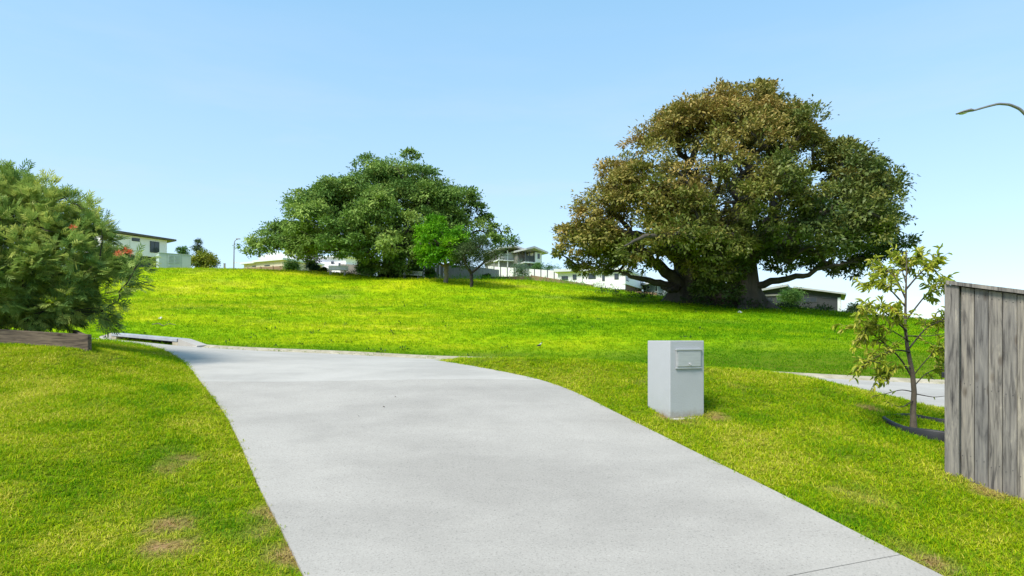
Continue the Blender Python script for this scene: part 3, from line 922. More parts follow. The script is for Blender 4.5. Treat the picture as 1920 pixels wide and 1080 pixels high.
def foliage(cl, rad, n_per, L, W, flat=0.6, tone=None, sprays=9, spread=0.34, up=0.7, center=None):
    """leaf sprays on the shell of each clump; returns V, F, tone per vertex"""
    Cs, As, Ns, Ts = [], [], [], []
    for i in range(len(cl)):
        ns = max(3, int(sprays * RNG.uniform(0.7, 1.3)))
        u = unit(RNG.normal(0, 1, (ns, 3)) + np.array([0, -0.15, 0.55]))
        sc = cl[i] + u * rad[i] * RNG.uniform(0.55, 1.0, (ns, 1)) * np.array([1, 1, flat])
        m = max(2, int(n_per / ns))
        st = RNG.normal(0, 0.09, ns)
        for j in range(ns):
            off = RNG.normal(0, 1, (m, 3)) * rad[i] * spread * np.array([1, 1, 0.6])
            p = sc[j] + off
            out = unit(off + u[j] * rad[i] * 0.35 + 1e-4)
            nn = unit(np.array([0, 0, up]) + u[j] * 0.55 + out * 0.35 + RNG.normal(0, 0.30, (m, 3)))
            ax = unit(out + RNG.normal(0, 0.55, (m, 3)) + np.array([0, 0, -0.15]))
            Cs.append(p); As.append(ax); Ns.append(nn)
            base_t = 0.5 if tone is None else tone[i]
            Ts.append(np.clip(base_t + st[j] + RNG.normal(0, 0.07, m), 0, 1))
    C = np.concatenate(Cs); A_ = np.concatenate(As); N_ = np.concatenate(Ns); T = np.concatenate(Ts)
    s = RNG.uniform(0.65, 1.25, len(C))
    V, Fc = leaves_geo(C, A_, N_, L * s, W * s)
    return V, Fc, np.repeat(T, 4)

def dome_clumps(sil, d0, depth, n, shell=(0.72, 1.0), inner=0.18, lump=None, thr=-0.12):
    """clump centres on a crown whose photo outline is sil: rows (py, px_left, px_right)"""
    sil = np.array(sil, float)
    py = sil[:, 0]
    w = (sil[:, 2] - sil[:, 1])
    out = []
    tot = np.interp(np.linspace(py[0], py[-1], 200), py, w + 40)
    cdf = np.cumsum(tot) / tot.sum()
    while len(out) < n:
        y = np.interp(RNG.random(), cdf, np.linspace(py[0], py[-1], 200))
        l_ = np.interp(y, py, sil[:, 1]); r_ = np.interp(y, py, sil[:, 2])
        cx = (l_ + r_) / 2; hw = (r_ - l_) / 2
        phi = RNG.uniform(0, 2 * math.pi)
        s = RNG.uniform(*shell) if RNG.random() > inner else RNG.uniform(0.25, 0.7)
        dd_ = d0 - depth * (hw / w.max() * 2) * math.sin(phi) * s
        dz_ = max(dd_, d0)
        p_ = np.array([X(cx + hw * math.cos(phi) * s, d0), dd_, Zp(y, dz_)])
        if lump and mnoise.noise(Vector(p_) * lump + Vector((7.1, 3.3, 1.7))) < thr and RNG.random() < 0.85: continue
        out.append(p_)
    return np.array(out)

def trunk_geo(path, rad, lobes, flare, k=28, seed=0):
    """fluted trunk with buttress flare at its foot"""
    rg = np.random.default_rng(seed)
    ph = rg.uniform(0, 6.28, 4)
    path = np.asarray(path, float); n = len(path)
    V = []
    a = np.arange(k) * 2 * math.pi / k
    h = np.r_[0, np.cumsum(np.linalg.norm(np.diff(path, axis=0), axis=1))]
    for i in range(n):
        fl = flare * math.exp(-h[i] / 0.9)
        lob = np.maximum(0, np.cos(a * lobes / 2 + ph[0])) ** 2
        r_ = rad[i] * (1 + fl * (0.25 + 1.3 * lob ** 2) + 0.10 * np.cos(a * lobes + ph[1]) + 0.06 * np.cos(a * (2 * lobes + 3) + ph[2] + h[i] * 0.4))
        V.append(np.c_[path[i][0] + r_ * np.cos(a), path[i][1] + r_ * np.sin(a), np.full(k, path[i][2])])
    V = np.concatenate(V)
    Fc = [(i * k + j, i * k + (j + 1) % k, (i + 1) * k + (j + 1) % k, (i + 1) * k + j) for i in range(n - 1) for j in range(k)]
    return V, np.array(Fc)

# ---- the big bronze-green fig
d0 = 42.0
bz = gz(X(1360, d0), d0)
FB = np.array([X(1355, d0), d0, bz])
fig = thing('fig_tree', 'huge spreading fig tree with bronze green crown and fluted trunk', 'tree', FB)
sil = [(192, 1370, 1430), (212, 1285, 1460), (240, 1225, 1500), (280, 1185, 1550), (320, 1150, 1605), (355, 1105, 1630), (405, 1085, 1645), (445, 1065, 1660), (475, 1062, 1670), (490, 1090, 1640)]
cl = dome_clumps(sil, d0, 9.0, 520, lump=0.16)
_px = 960 + cl[:, 0] / cl[:, 1] * F; _py = HZ - cl[:, 2] / cl[:, 1] * F
hole = (cl[:, 1] < 41) & (((np.abs(_px - 1390) < 85) & (np.abs(_py - 405) < 60)) | ((np.abs(_px - 1250) < 55) & (np.abs(_py - 480) < 32)) | ((np.abs(_px - 1530) < 60) & (np.abs(_py - 460) < 25)))
cl = cl[~(hole & (RNG.random(len(cl)) < 0.55))][:400]
front = np.array([P(px, py, d) for px, py, d in [(1330, 500, 37.5), (1345, 540, 38.5), (1300, 470, 37), (1370, 470, 37), (1340, 430, 36), (1320, 525, 39), (1355, 510, 37.5), (1320, 550, 40), (1365, 545, 39.5), (1300, 505, 38.5), (1325, 470, 37), (1350, 485, 37), (1400, 455, 37), (1380, 500, 38), (1415, 480, 38.5), (1345, 455, 36.5), (1430, 450, 37.5), (1310, 440, 36.5), (1450, 475, 38.5), (1405, 430, 37), (1370, 440, 36.5), (1285, 490, 39), (1335, 515, 38), (1375, 525, 38.8), (1460, 500, 39.5), (1220, 500, 40), (1190, 490, 40), (1240, 478, 39), (1500, 470, 38), (1540, 480, 38.5), (1620, 490, 41), (1660, 470, 41), (1050, 470, 42), (1055, 440, 42),
          (1560, 505, 40), (1585, 512, 42), (1600, 495, 41), (1520, 500, 40), (1480, 490, 38), (1100, 505, 42), (1075, 495, 42), (1130, 500, 41), (1160, 505, 42),
          (1420, 168, 42), (1440, 165, 42), (1360, 172, 42), (1665, 345, 42), (1650, 310, 42), (1670, 330, 42), (1600, 285, 42), (1535, 262, 42), (1560, 282, 41), (1515, 245, 42), (1575, 300, 40), (1545, 300, 39), (1520, 275, 39)]])
cl = np.concatenate([cl, front])
rad = RNG.uniform(0.80, 1.45, len(cl)); rad[400:] = RNG.uniform(0.65, 0.95, len(front))
pxs = 960 + cl[:, 0] / cl[:, 1] * F; pys = HZ - cl[:, 2] / cl[:, 1] * F
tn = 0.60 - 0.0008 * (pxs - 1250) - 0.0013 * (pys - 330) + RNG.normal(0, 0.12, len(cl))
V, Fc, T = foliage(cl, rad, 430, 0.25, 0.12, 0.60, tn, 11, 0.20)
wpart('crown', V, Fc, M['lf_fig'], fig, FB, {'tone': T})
inner = []
for i in range(0, len(cl), 2):
    t = RNG.uniform(0.45, 0.8); c0 = FB + np.array([0, 0, 3.2])
    inner.append(c0 + (cl[i] - c0) * t + RNG.normal(0, 0.5, 3) + np.array([0, 0, 0.6 * (1 - t)]))
trunks = [(1290, 563, 43.0, 0.95, (1283, 505), 5), (1335, 566, 43.5, 0.95, (1335, 480), 6), (1395, 572, 41.5, 1.05, (1392, 470), 7)]
tops = []
for px, py, d, r0, (tx, ty), lb in trunks:
    b = np.array([X(px, d), d, gz(X(px, d), d) - 0.3]); t = np.array([X(tx, d), d, Zp(ty, d)])
    path = [b + (t - b) * s for s in np.linspace(0, 1, 12)]
    tv, tf = trunk_geo(path, r0 * np.linspace(1.0, 0.72, 12), lb, 1.1, 36, lb)
    wpart('trunk', tv, tf, M['bark'], fig, FB, shade=True)
    tops.append((path[-3], r0))
pt = np.concatenate([cl[:380][::2], np.array(inner), front])
ow = np.argmin(np.stack([np.linalg.norm((pt - tp)[:, :2] + np.array([0.0, 0]), axis=1) for tp, _ in tops]), axis=0)
gsl = []
for k_, (tp, r0) in enumerate(tops):
    sub = pt[ow == k_]
    trunk = [tp + np.array([0, 0, -0.8]), tp, tp + np.array([0, 0, 0.8]), tp + np.array([RNG.normal(0, .3), 0, 1.9])]
    nd, pr = grow(sub, trunk, 0.30)
    (lv, lf), _ = limbs_geo(nd, pr, 4, 0.028, r0 * 0.72, 2.1, 7, 0.10)
    gsl.append((lv, lf))
# the low limbs that show against the sky
def limb(keys, r0, r1, n=16):
    k = np.array([P(*q) for q in keys]); t = np.linspace(0, len(k) - 1, n)
    path = np.stack([np.interp(t, np.arange(len(k)), k[:, c]) for c in range(3)], 1)
    for _ in range(2):
        path[1:-1] = (path[:-2] + path[1:-1] * 2 + path[2:]) / 4
    path[1:-1] += RNG.normal(0, 0.05, (n - 2, 3))
    return tube_geo(path, np.linspace(r0, r1, n), 9)
low = [limb([(1300, 555, 43), (1268, 528, 42.5), (1225, 490, 42), (1195, 455, 41.5)], 0.60, 0.16), limb([(1285, 545, 42.8), (1248, 533, 42), (1212, 524, 41.5), (1180, 518, 41), (1160, 508, 41)], 0.34, 0.05),
       limb([(1400, 545, 41.5), (1440, 527, 40.5), (1500, 520, 39.5), (1545, 500, 39), (1610, 492, 39)], 0.30, 0.06), limb([(1310, 520, 42.5), (1300, 470, 38.5), (1280, 446, 36), (1235, 441, 34.6), (1200, 447, 34.2), (1170, 462, 34.2)], 0.36, 0.04),
       limb([(1390, 500, 41), (1430, 440, 39), (1500, 410, 38), (1570, 400, 38)], 0.42, 0.10), limb([(1335, 500, 43), (1310, 400, 40), (1290, 350, 38), (1270, 320, 37.5)], 0.40, 0.05), limb([(1390, 480, 41.5), (1400, 380, 40), (1410, 280, 40)], 0.5, 0.15),
       limb([(1275, 535, 42.8), (1258, 545, 41), (1240, 540, 40.5)], 0.22, 0.07)]
V, Fc = join_geo(gsl + low)
wpart('limbs', V, Fc, M['bark'], fig, FB, shade=True)

# ---- the green fig on the crest
d1 = 60.0
GB = np.array([X(735, d1), d1, gz(X(735, d1), d1)])
gfig = thing('fig_tree', 'broad dark green fig tree on the crest behind the white benches', 'tree', GB)
sil = [(318, 735, 790), (332, 675, 822), (350, 612, 855), (378, 562, 880), (412, 530, 900), (442, 500, 915), (468, 490, 920), (484, 515, 900)]
cl = dome_clumps(sil, d1, 9.0, 190, (0.6, 1.0), 0.22, lump=0.33, thr=-0.30)
fr = np.array([P(px, py, d) for px, py, d in [(480, 455, 60), (475, 468, 59), (520, 432, 60), (505, 446, 59), (535, 450, 58), (515, 465, 58), (545, 425, 59), (550, 465, 57), (575, 470, 56), (500, 462, 58), (935, 430, 60), (945, 455, 60), (925, 450, 58), (910, 415, 60), (895, 392, 60), (880, 372, 60), (770, 293, 60), (690, 305, 60), (710, 440, 53), (660, 450, 52), (690, 480, 54), (720, 475, 53),
          (745, 490, 55), (700, 500, 57), (765, 500, 56), (640, 470, 53), (615, 455, 52), (735, 460, 52), (780, 470, 54), (720, 505, 57), (755, 510, 58), (560, 472, 57)]])
cl = np.concatenate([cl, fr])
rad = RNG.uniform(1.2, 2.2, len(cl)); rad[190:] = RNG.uniform(1.0, 1.5, len(fr))
tn = 0.55 + RNG.normal(0, 0.19, len(cl))
V, Fc, T = foliage(cl, rad, 620, 0.28, 0.14, 0.42, tn, 16, 0.17)
wpart('crown', V, Fc, M['lf_green'], gfig, GB, {'tone': T})
tb = np.array([X(738, d1 + .5), d1 + .5, GB[2] - 0.4])
tv, tf = trunk_geo([tb + np.array([0, 0, h]) for h in np.linspace(0, 4.2, 10)], 1.15 * np.linspace(1, 0.7, 10), 6, 0.9, 30, 3)
wpart('trunk', tv, tf, M['bark'], gfig, GB, shade=True)
inner = [tb + np.array([0, 0, 3]) + (c - tb - np.array([0, 0, 3])) * RNG.uniform(0.4, 0.75) for c in cl[::2]]
nd, pr = grow(np.concatenate([cl, np.array(inner)]), [tb + np.array([0, 0, h]) for h in (2.4, 3.4, 4.4, 5.6)], 0.3)
(lv, lf), _ = limbs_geo(nd, pr, 4, 0.035, 0.8, 2.1, 6, 0.12)
wpart('limbs', lv, lf, M['bark'], gfig, GB, shade=True)

# ---- smaller trees and shrubs
def small_tree(name, label, px, py_base, d, sil, depth, n, rad_rng, n_per, L, W, mat, bark, rtrunk, fork_py, flat=0.7, group=None, tone=0.5, spread=0.3, cat='tree'):
    b = np.array([X(px, d), d, gz(X(px, d), d) - 0.05])
    t = thing(name, label, cat, b, 0, group)
    c = dome_clumps(sil, d, depth, n, (0.6, 1.0), 0.25)
    rd = RNG.uniform(*rad_rng, len(c))
    V, Fc, T = foliage(c, rd, n_per, L, W, flat, tone + RNG.normal(0, 0.15, len(c)), 8, spread)
    wpart('crown', V, Fc, mat, t, b, {'tone': T})
    top = np.array([X(px, d), d, Zp(fork_py, d)])
    hs = np.linspace(0, 1, 5)
    nd, pr = grow(c, [b + (top - b) * h + np.array([RNG.normal(0, .015), RNG.normal(0, .015), 0]) * (top - b)[2] * h for h in hs], 0.3)
    (lv, lf), _ = limbs_geo(nd, pr, 5, rtrunk * 0.07, rtrunk, 2.2, 7, 0.03)
    wpart('trunk', lv, lf, bark, t, b, shade=True)
    return t

small_tree('lime_tree', 'young tree with vivid lime green crown and pale forked trunk', 836, 527, 51, [(412, 800, 842), (430, 783, 862), (452, 778, 882), (474, 784, 884), (494, 790, 866)], 2.5, 64, (0.34, 0.74), 240, 0.20, 0.12,
           M['lf_lime'], M['bark_pale'], 0.19, 490, 0.75, tone=0.5)
small_tree('dark_tree', 'small dark tree with flat spreading crown and thin black trunk', 884, 532, 49, [(452, 870, 905), (470, 855, 935), (485, 850, 945), (500, 852, 948)], 2.2, 46, (0.4, 0.7), 260, 0.16, 0.045,
           M['lf_dark'], M['bark_dark'], 0.13, 512, 0.6, tone=0.5)
small_tree('yellow_tree', 'round yellow green tree beside the pale green steel cabinet', 380, 505, 72, [(476, 368, 390), (485, 362, 398), (496, 360, 402), (504, 362, 400)], 1.2, 40, (0.4, 0.65), 170, 0.2, 0.11, M['lf_yellow'], M['bark_dark'], 0.12, 495, 0.8, tone=0.45)
small_tree('bushy_tree', 'slim ragged dark tree rising behind the yellow green tree', 370, 507, 78, [(452, 368, 374), (465, 365, 377), (480, 362, 380)], 0.6, 14, (0.25, 0.42), 120, 0.22, 0.06, M['lf_dark'], M['bark_dark'], 0.12, 478, 0.9, tone=0.55)
small_tree('bushy_tree', 'small leafy green tree showing above the pale green steel cabinet', 342, 507, 80, [(468, 338, 346), (474, 332, 350), (484, 334, 352)], 0.8, 14, (0.35, 0.5), 120, 0.2, 0.1, M['lf_shrub'], M['bark_dark'], 0.1, 482, 0.8)

def shrub(label, px, py_top, py_base, w_px, d, mat, L=0.16, W=0.08, n=22, n_per=150, tone=0.5, group=None, name='shrub'):
    x = X(px, d); b = np.array([x, d, gz(x, d) - 0.05])
    t = thing(name, label, 'shrub', b, 0, group)
    m = F / d
    h = max((py_base - py_top) / m, 0.4); w = w_px / m / 2
    zt = Zp(py_top, d)
    zb = min(b[2] + 0.15, Zp(py_base, d))
    c = []
    for i in range(n):
        u = unit(RNG.normal(0, 1, 3)); u[2] = abs(u[2])
        s = RNG.uniform(0.5, 0.85)
        c.append((x + u[0] * w * s, d + u[1] * w * s * 0.8, zb + (zt - zb) * (0.15 + 0.72 * u[2] * s / 0.85)))
    c = np.array(c); rd = RNG.uniform(0.22, 0.38, n) * min(2 * w, 1.6 * (zt - zb))
    V, Fc, T = foliage(c, rd, n_per, L, W, 0.8, tone + RNG.normal(0, 0.12, n), 6, 0.34)
    wpart('foliage', V, Fc, mat, t, b, {'tone': T})
    nd, pr = grow(c, [b, b + np.array([0, 0, 0.2]), b + np.array([0, 0, 0.4])], 0.3)
    (lv, lf), _ = limbs_geo(nd, pr, 3, 0.012, 0.06, 2.2, 5, 0.02)
    wpart('stems', lv, lf, M['bark_dark'], t, b)
    return t

shrub('rounded green shrub against the brown paling fence', 547, 488, 511, 26, 66, M['lf_shrub'])
shrub('loose grey green shrub beside the white garage door', 588, 489, 512, 22, 64, M['lf_blue'], tone=0.35)
shrub('low olive yellow shrub behind the back of the upper bench', 606, 503, 512, 20, 62, M['lf_yellow'], tone=0.15, n=12)
shrub('light green leafy shrub left of the dark fig trunk', 686, 491, 515, 36, 56.5, M['lf_shrub'], tone=0.75)
shrub('dark green shrub right of the crest fig trunk', 776, 486, 516, 36, 57, M['lf_shrub'], tone=0.45)
shrub('bushy green shrub before the grey paling fence by the lime tree', 806, 503, 521, 18, 58, M['lf_shrub'], tone=0.45, n=12)
shrub('blue green shrub in front of the balcony house', 976, 488, 509, 34, 76, M['lf_blue'], tone=0.5)
shrub('green hedge bush above the white fence', 1008, 491, 506, 30, 83, M['lf_shrub'], tone=0.45)
shrub('green bush over the white fence beside the fig crown', 1032, 490, 508, 28, 82, M['lf_shrub'], tone=0.3)
shrub('bright green shrub against the charcoal house wall', 1484, 540, 574, 40, 55, M['lf_shrub'], tone=0.85)
shrub('dark scrubby bush right of the charcoal house', 1604, 570, 586, 22, 57, M['lf_dark'], tone=0.5, n=12)
shrub('green bush beside the blue grey house behind the fig', 1259, 541, 556, 16, 66, M['lf_shrub'], tone=0.7, n=10)
shrub('low dark shrub at the foot of the grey paling fence', 912, 513, 523, 14, 62, M['lf_dark'], n=8)

# ground cover under the fig and along the crest, long grass by the brown fence
def cover(name, label, keys, mat, L, W, h, step=0.4, per=26, width=0.8, cat='ground cover'):
    C = []
    for (a, b) in zip(keys[:-1], keys[1:]):
        a, b = np.array(a), np.array(b); n = max(2, int(np.linalg.norm(b - a) / step))
        for t in np.linspace(0, 1, n):
            for _ in range(2):
                p = a + (b - a) * t + RNG.normal(0, width * 0.4, 2)
                C.append((p[0], p[1]))
    C = np.array(C); z = ground_z(C)
    cl_ = np.c_[C, z + h * 0.35]
    V, Fc, T = foliage(cl_, RNG.uniform(0.5, 1.1, len(cl_)) * h, per, L, W, 0.8, np.full(len(cl_), 0.5), 5, 0.4)
    o = link(name, np_mesh(name, V, Fc, {'tone': T}), mat)
    return tag(o, label, cat, kind='stuff')
def W2(px, d): return (X(px, d), d)
cover('ground_cover', 'dark leafy ground cover left of the bronze fig trunk', [W2(1135, 48), W2(1200, 47), W2(1262, 46), W2(1300, 44)], M['lf_cover'], 0.16, 0.08, 0.42, width=1.0, per=40)
cover('ground_cover', 'dark leafy ground cover right of the bronze fig trunk', [W2(1425, 42.5), W2(1480, 43), W2(1540, 43.5), W2(1590, 43.5)], M['lf_cover'], 0.16, 0.08, 0.36, width=1.1, per=40)
cover('ground_cover', 'dark weeds and suckers round the foot of the bronze fig', [W2(1285, 41.5), W2(1330, 40.2), W2(1375, 39.6), W2(1425, 40.4)], M['lf_cover'], 0.18, 0.08, 0.55, width=0.8, per=40)
cover('long_grass', 'long bright green grass below the brown paling fence', [W2(800, 55.5), W2(880, 57.5), W2(930, 60), W2(1000, 60.5), W2(1070, 59.5), W2(1150, 57)], M['lf_lime'], 0.30, 0.03, 0.34, width=1.2, per=34, cat='grass')
cover('ground_cover', 'dark green weeds under the crest fig', [W2(660, 57.5), W2(700, 58), W2(740, 57.5), W2(800, 57)], M['lf_cover'], 0.18, 0.07, 0.5, width=1.0, per=40)

# ------------------------------------------------------------------ mailbox pillar
def stain_foot(m):
    # splashed soil on the lowest few centimetres of the render
    nt = m.node_tree; b = nt.nodes['Principled BSDF']
    src = b.inputs['Base Color'].links[0].from_socket
    t = N(nt, 'ShaderNodeTexCoord'); sp = N(nt, 'ShaderNodeSeparateXYZ'); nt.links.new(t.outputs['Object'], sp.inputs[0])
    n = noise_fac(nt, 16, 5, 0.7)
    a = N(nt, 'ShaderNodeMath'); a.operation = 'MULTIPLY_ADD'; a.inputs[1].default_value = -0.22; nt.links.new(n, a.inputs[0]); nt.links.new(sp.outputs['Z'], a.inputs[2])
    r_ = N(nt, 'ShaderNodeMapRange'); r_.inputs['From Min'].default_value = -0.12; r_.inputs['From Max'].default_value = -0.02; r_.inputs['To Min'].default_value = 0.75; r_.inputs['To Max'].default_value = 0.0
    nt.links.new(a.outputs[0], r_.inputs['Value'])
    nt.links.new(mixc(nt, r_.outputs['Result'], src, (0.26, 0.21, 0.14)), b.inputs['Base Color'])
stain_foot(M['render'])
mb_d = 7.55
bx = np.array([X(1271, mb_d), mb_d + 0.12, Zp(779, mb_d)])
th = R(-35.0)
mail = thing('mailbox', 'square pale grey rendered mailbox pillar with steel letter door', 'mailbox', bx, R(20.0))
w = 0.245
ztop = Zp(638.7, mb_d) - bx[2]
pil = box('pillar', -w, w, -w, w, -0.06, ztop, M['render'], mail, 0.008)
box('footing', -w + 0.0, w + 0.055, -w - 0.045, w + 0.04, -0.20, -0.012, M['footing'], mail, 0.012)
# letter plate on the front (-y local) face
fx0, fx1, fz0, fz1 = -0.165, 0.195, ztop - 0.335, ztop - 0.105
pl = box('letter_plate', fx0, fx1, -w - 0.014, -w - 0.001, fz0, fz1, M['steel'], mail, 0.004)
fl = box('flap', fx0 + 0.014, fx1 - 0.014, -w - 0.024, -w - 0.0145, fz0 + 0.022, fz1 - 0.026, M['steel'], pl, 0.004)
box('lip', fx0 - 0.006, fx1 + 0.006, -w - 0.030, -w - 0.0005, fz1 - 0.014, fz1 + 0.006, M['steel'], pl, 0.003)
box('lip', fx0 - 0.006, fx1 + 0.006, -w - 0.018, -w - 0.0005, fz0 - 0.006, fz0 + 0.010, M['steel'], pl, 0.003)
bm = bmesh.new()
bmesh.ops.create_cone(bm, cap_ends=True, segments=16, radius1=0.013, radius2=0.011, depth=0.016, matrix=Matrix.Translation((0.02, -w - 0.031, fz0 + 0.055)) @ Matrix.Rotation(R(90), 4, 'X'))
bm_obj('lock', bm, M['steel'], pl)
bm = box_geo(0.017, 0.023, -w - 0.052, -w - 0.039, fz0 + 0.035, fz0 + 0.062, 0.002)
bm_obj('key_tab', bm, M['steel'], pl)

# ------------------------------------------------------------------ paling fence
fa = P(1787, 890, 5.67); fb = P(1920, 942, 5.28)
ln = (fb - fa)[:2]; FL = np.linalg.norm(ln); fang = math.atan2(ln[1], ln[0])
fence = thing('paling_fence', 'weathered grey timber paling fence with sloping top rail beside the lawn', 'fence', (fa[0], fa[1], fa[2]), fang)
slope_b = (fb[2] - fa[2]) / FL
t0 = Zp(536, 5.67) - fa[2]; t1 = Zp(553, 5.28) - fa[2]
slope_t = (t1 - t0) / FL
def paling(x0, x1, y0, y1, name='paling', dz=0.0):
    V = []
    zb0, zb1 = slope_b * x0 - 0.05, slope_b * x1 - 0.05
    zt0, zt1 = t0 + slope_t * x0 + dz, t0 + slope_t * x1 + dz
    c = 0.003
    V = []
    for (x, zb, zt) in ((x0, zb0, zt0), (x0 + c, zb0, zt0), (x1 - c, zb1, zt1), (x1, zb1, zt1)):
        yy = y0 + (c if x in (x0, x1) else 0)
        V += [(x - (x0 + x1) / 2, yy, zb), (x - (x0 + x1) / 2, yy, zt)]
    hx = (x1 - x0) / 2
    V += [(hx, y1, zb1), (hx, y1, zt1), (-hx, y1, zb0), (-hx, y1, zt0)]
    Fc = [(0, 2, 3, 1), (2, 4, 5, 3), (4, 6, 7, 5), (6, 8, 9, 7), (8, 10, 11, 9), (10, 0, 1, 11), (1, 3, 5, 7, 9, 11), (10, 8, 6, 4, 2, 0)]
    o = link(name, py_mesh(name, V, Fc), M['fence'], fence)
    o.location = ((x0 + x1) / 2, 0, 0)
    return o
nail_me = None
def nails(x, y0, zs):
    global nail_me
    for z in zs:
        for s in (-1, 1):
            if nail_me is None:
                bm = bmesh.new(); bmesh.ops.create_cone(bm, cap_ends=True, segments=8, radius1=0.0035, radius2=0.0035, depth=0.004, matrix=Matrix.Rotation(R(90), 4, 'X'))
                nail_me = bpy.data.meshes.new('nail'); bm.to_mesh(nail_me); bm.free(); nail_me.materials.append(M['latch'])
            o = link('nail', nail_me, None, fence); o.location = (x + s * 0.026 + RNG.normal(0, .004), y0 - 0.0005, z + RNG.normal(0, .008))
bw = 0.097
x = 0.062
i = 0
while x < FL + 1.6:
    yo = RNG.uniform(-0.004, 0.004) + (0.012 if i % 2 else 0.0) * 0.35
    gap = RNG.uniform(0.003, 0.007)
    paling(x, x + bw, yo, yo + 0.016, dz=-RNG.uniform(0.0, 0.008))
    zt = t0 + slope_t * (x + bw / 2); zb = slope_b * (x + bw / 2)
    paling(x + bw * 0.55, x + bw * 1.5, 0.0225, 0.0375, dz=-0.002).location.y = 0
    nails(x + bw / 2, yo, [zt - 0.07, (zt + zb) / 2, zb + 0.22])
    x += bw + gap; i += 1
# end post of square section
paling(-0.060, 0.052, -0.028, 0.075, 'post', 0.003)
for f_, off in ((0.12, 0), (0.5, 0), (0.984, 0)):
    V = []
    X1 = FL + 1.6
    for xx in (-0.02, X1):
        zb = slope_b * xx; zt = t0 + slope_t * xx; zc = zb + (zt - zb) * f_
        V += [(xx, 0.040, zc - 0.038), (xx, 0.074, zc - 0.038), (xx, 0.074, zc + 0.038), (xx, 0.040, zc + 0.038)]
    link('rail', py_mesh('rail', V, [(0, 1, 2, 3), (7, 6, 5, 4), (0, 4, 5, 1), (1, 5, 6, 2), (2, 6, 7, 3), (3, 7, 4, 0)]), M['fence'], fence)
V = []
for xx in (-0.045, FL + 1.6):
    zt = t0 + slope_t * xx + 0.008
    V += [(xx, -0.050, zt), (xx, 0.085, zt), (xx, 0.085, zt + 0.034), (xx, -0.050, zt + 0.034)]
link('capping_rail', py_mesh('capping_rail', V, [(0, 1, 2, 3), (7, 6, 5, 4), (0, 4, 5, 1), (1, 5, 6, 2), (2, 6, 7, 3), (3, 7, 4, 0)]), M['fence'], fence)
zl = Zp(704, 5.67) - fa[2]
lt = box('latch', -0.092, -0.061, 0.005, 0.035, zl - 0.025, zl + 0.025, M['latch'], fence, 0.004)

# ------------------------------------------------------------------ sapling in its ring
sd = 7.2
sb = np.array([X(1713, sd), sd, gz(X(1713, sd), sd)])
sap = thing('sapling', 'slender sapling with yellow green lance leaves inside black edging ring', 'tree', sb)
zof = lambda py: Zp(py, sd)
stem = [np.array([X(px, sd), sd + dy, zof(py)]) for px, py, dy in [(1713, 812, 0), (1713, 770, .01), (1714, 735, 0), (1711, 700, 0), (1703, 650, .02), (1699, 610, .02), (1698, 570, 0), (1697, 530, -.02), (1700, 495, 0), (1699, 466, 0)]]
stem[0][2] = sb[2] - 0.05
gs = [tube_geo(np.array([np.array([np.interp(t, np.arange(10), np.array(stem)[:, c]) for c in range(3)]) for t in np.linspace(0, 9, 28)]), np.interp(np.linspace(0, 9, 28), [0, 0.6, 3, 5, 9], [0.047, 0.034, 0.026, 0.016, 0.004]), 10)]
wpart('trunk', gs[0][0], gs[0][1], M['bark_sap'], sap, sb, shade=True)
br = [[(1712, 712), (1690, 672), (1655, 640), (1625, 618), (1598, 612)], [(1706, 660), (1680, 655), (1640, 670), (1615, 690)], [(1703, 655), (1735, 615), (1765, 600), (1790, 598)], [(1700, 620), (1660, 585), (1630, 570), (1605, 585)],
      [(1699, 600), (1730, 560), (1752, 535), (1785, 515)], [(1698, 575), (1672, 545), (1650, 530), (1622, 535)], [(1698, 560), (1680, 520), (1660, 505), (1640, 500)], [(1697, 545), (1722, 515), (1740, 500), (1765, 490)],
      [(1698, 530), (1690, 500), (1682, 480)], [(1698, 520), (1712, 495), (1722, 478)], [(1714, 735), (1690, 730), (1662, 738), (1640, 742)], [(1713, 725), (1735, 700), (1760, 690), (1785, 665)], [(1712, 705), (1740, 670), (1768, 650), (1790, 640)],
      [(1710, 690), (1675, 690), (1645, 705)], [(1705, 640), (1665, 615), (1630, 605), (1612, 640)], [(1702, 640), (1690, 600), (1670, 575)], [(1714, 750), (1690, 765), (1660, 752)], [(1701, 630), (1745, 630), (1775, 625)], [(1714, 738), (1750, 745), (1778, 742)]]
bg_, spots = [], []
for k_, b in enumerate(br):
    dz_ = RNG.uniform(-0.42, 0.42)
    n = len(b)
    pth = np.array([[X(px, sd), sd + dz_ * (i / (n - 1)) ** 1.1, zof(py)] for i, (px, py) in enumerate(b)])
    pth[:, 0] *= pth[:, 1] / sd; pth[:, 2] *= pth[:, 1] / sd
    t = np.linspace(0, n - 1, 14)
    q = np.stack([np.interp(t, np.arange(n), pth[:, c]) for c in range(3)], 1)
    for _ in range(2): q[1:-1] = (q[:-2] + 2 * q[1:-1] + q[2:]) / 4
    bg_.append(tube_geo(q, np.linspace(0.011 if k_ < 8 else 0.007, 0.002, 14), 6))
    bare = k_ >= 17
    m_ = 1 if bare else (34 if k_ < 8 else 26)
    if k_ in (10, 16): m_ = 7
    for _ in range(m_):
        u_ = RNG.uniform(4, 12.99); i_ = int(u_); spots.append((q[i_] + (q[i_ + 1] - q[i_]) * (u_ - i_), q[i_ + 1] - q[i_ - 1]))
    if not bare and k_ not in (10, 16):
        for s_ in range(17):
            i_ = RNG.integers(5, 13); dirv = unit(unit(q[i_] - q[i_ - 2]) * 0.7 + RNG.normal(0, 0.5, 3)) * RNG.uniform(0.10, 0.24)
            tw = np.array([q[i_] + dirv * u + np.array([0, 0, -0.02]) * u * u for u in np.linspace(0, 1, 5)])
            bg_.append(tube_geo(tw, np.linspace(0.004, 0.0015, 5), 5))
            for _ in range(9): spots.append((tw[0] + (tw[4] - tw[0]) * RNG.uniform(0.2, 1.0), dirv))
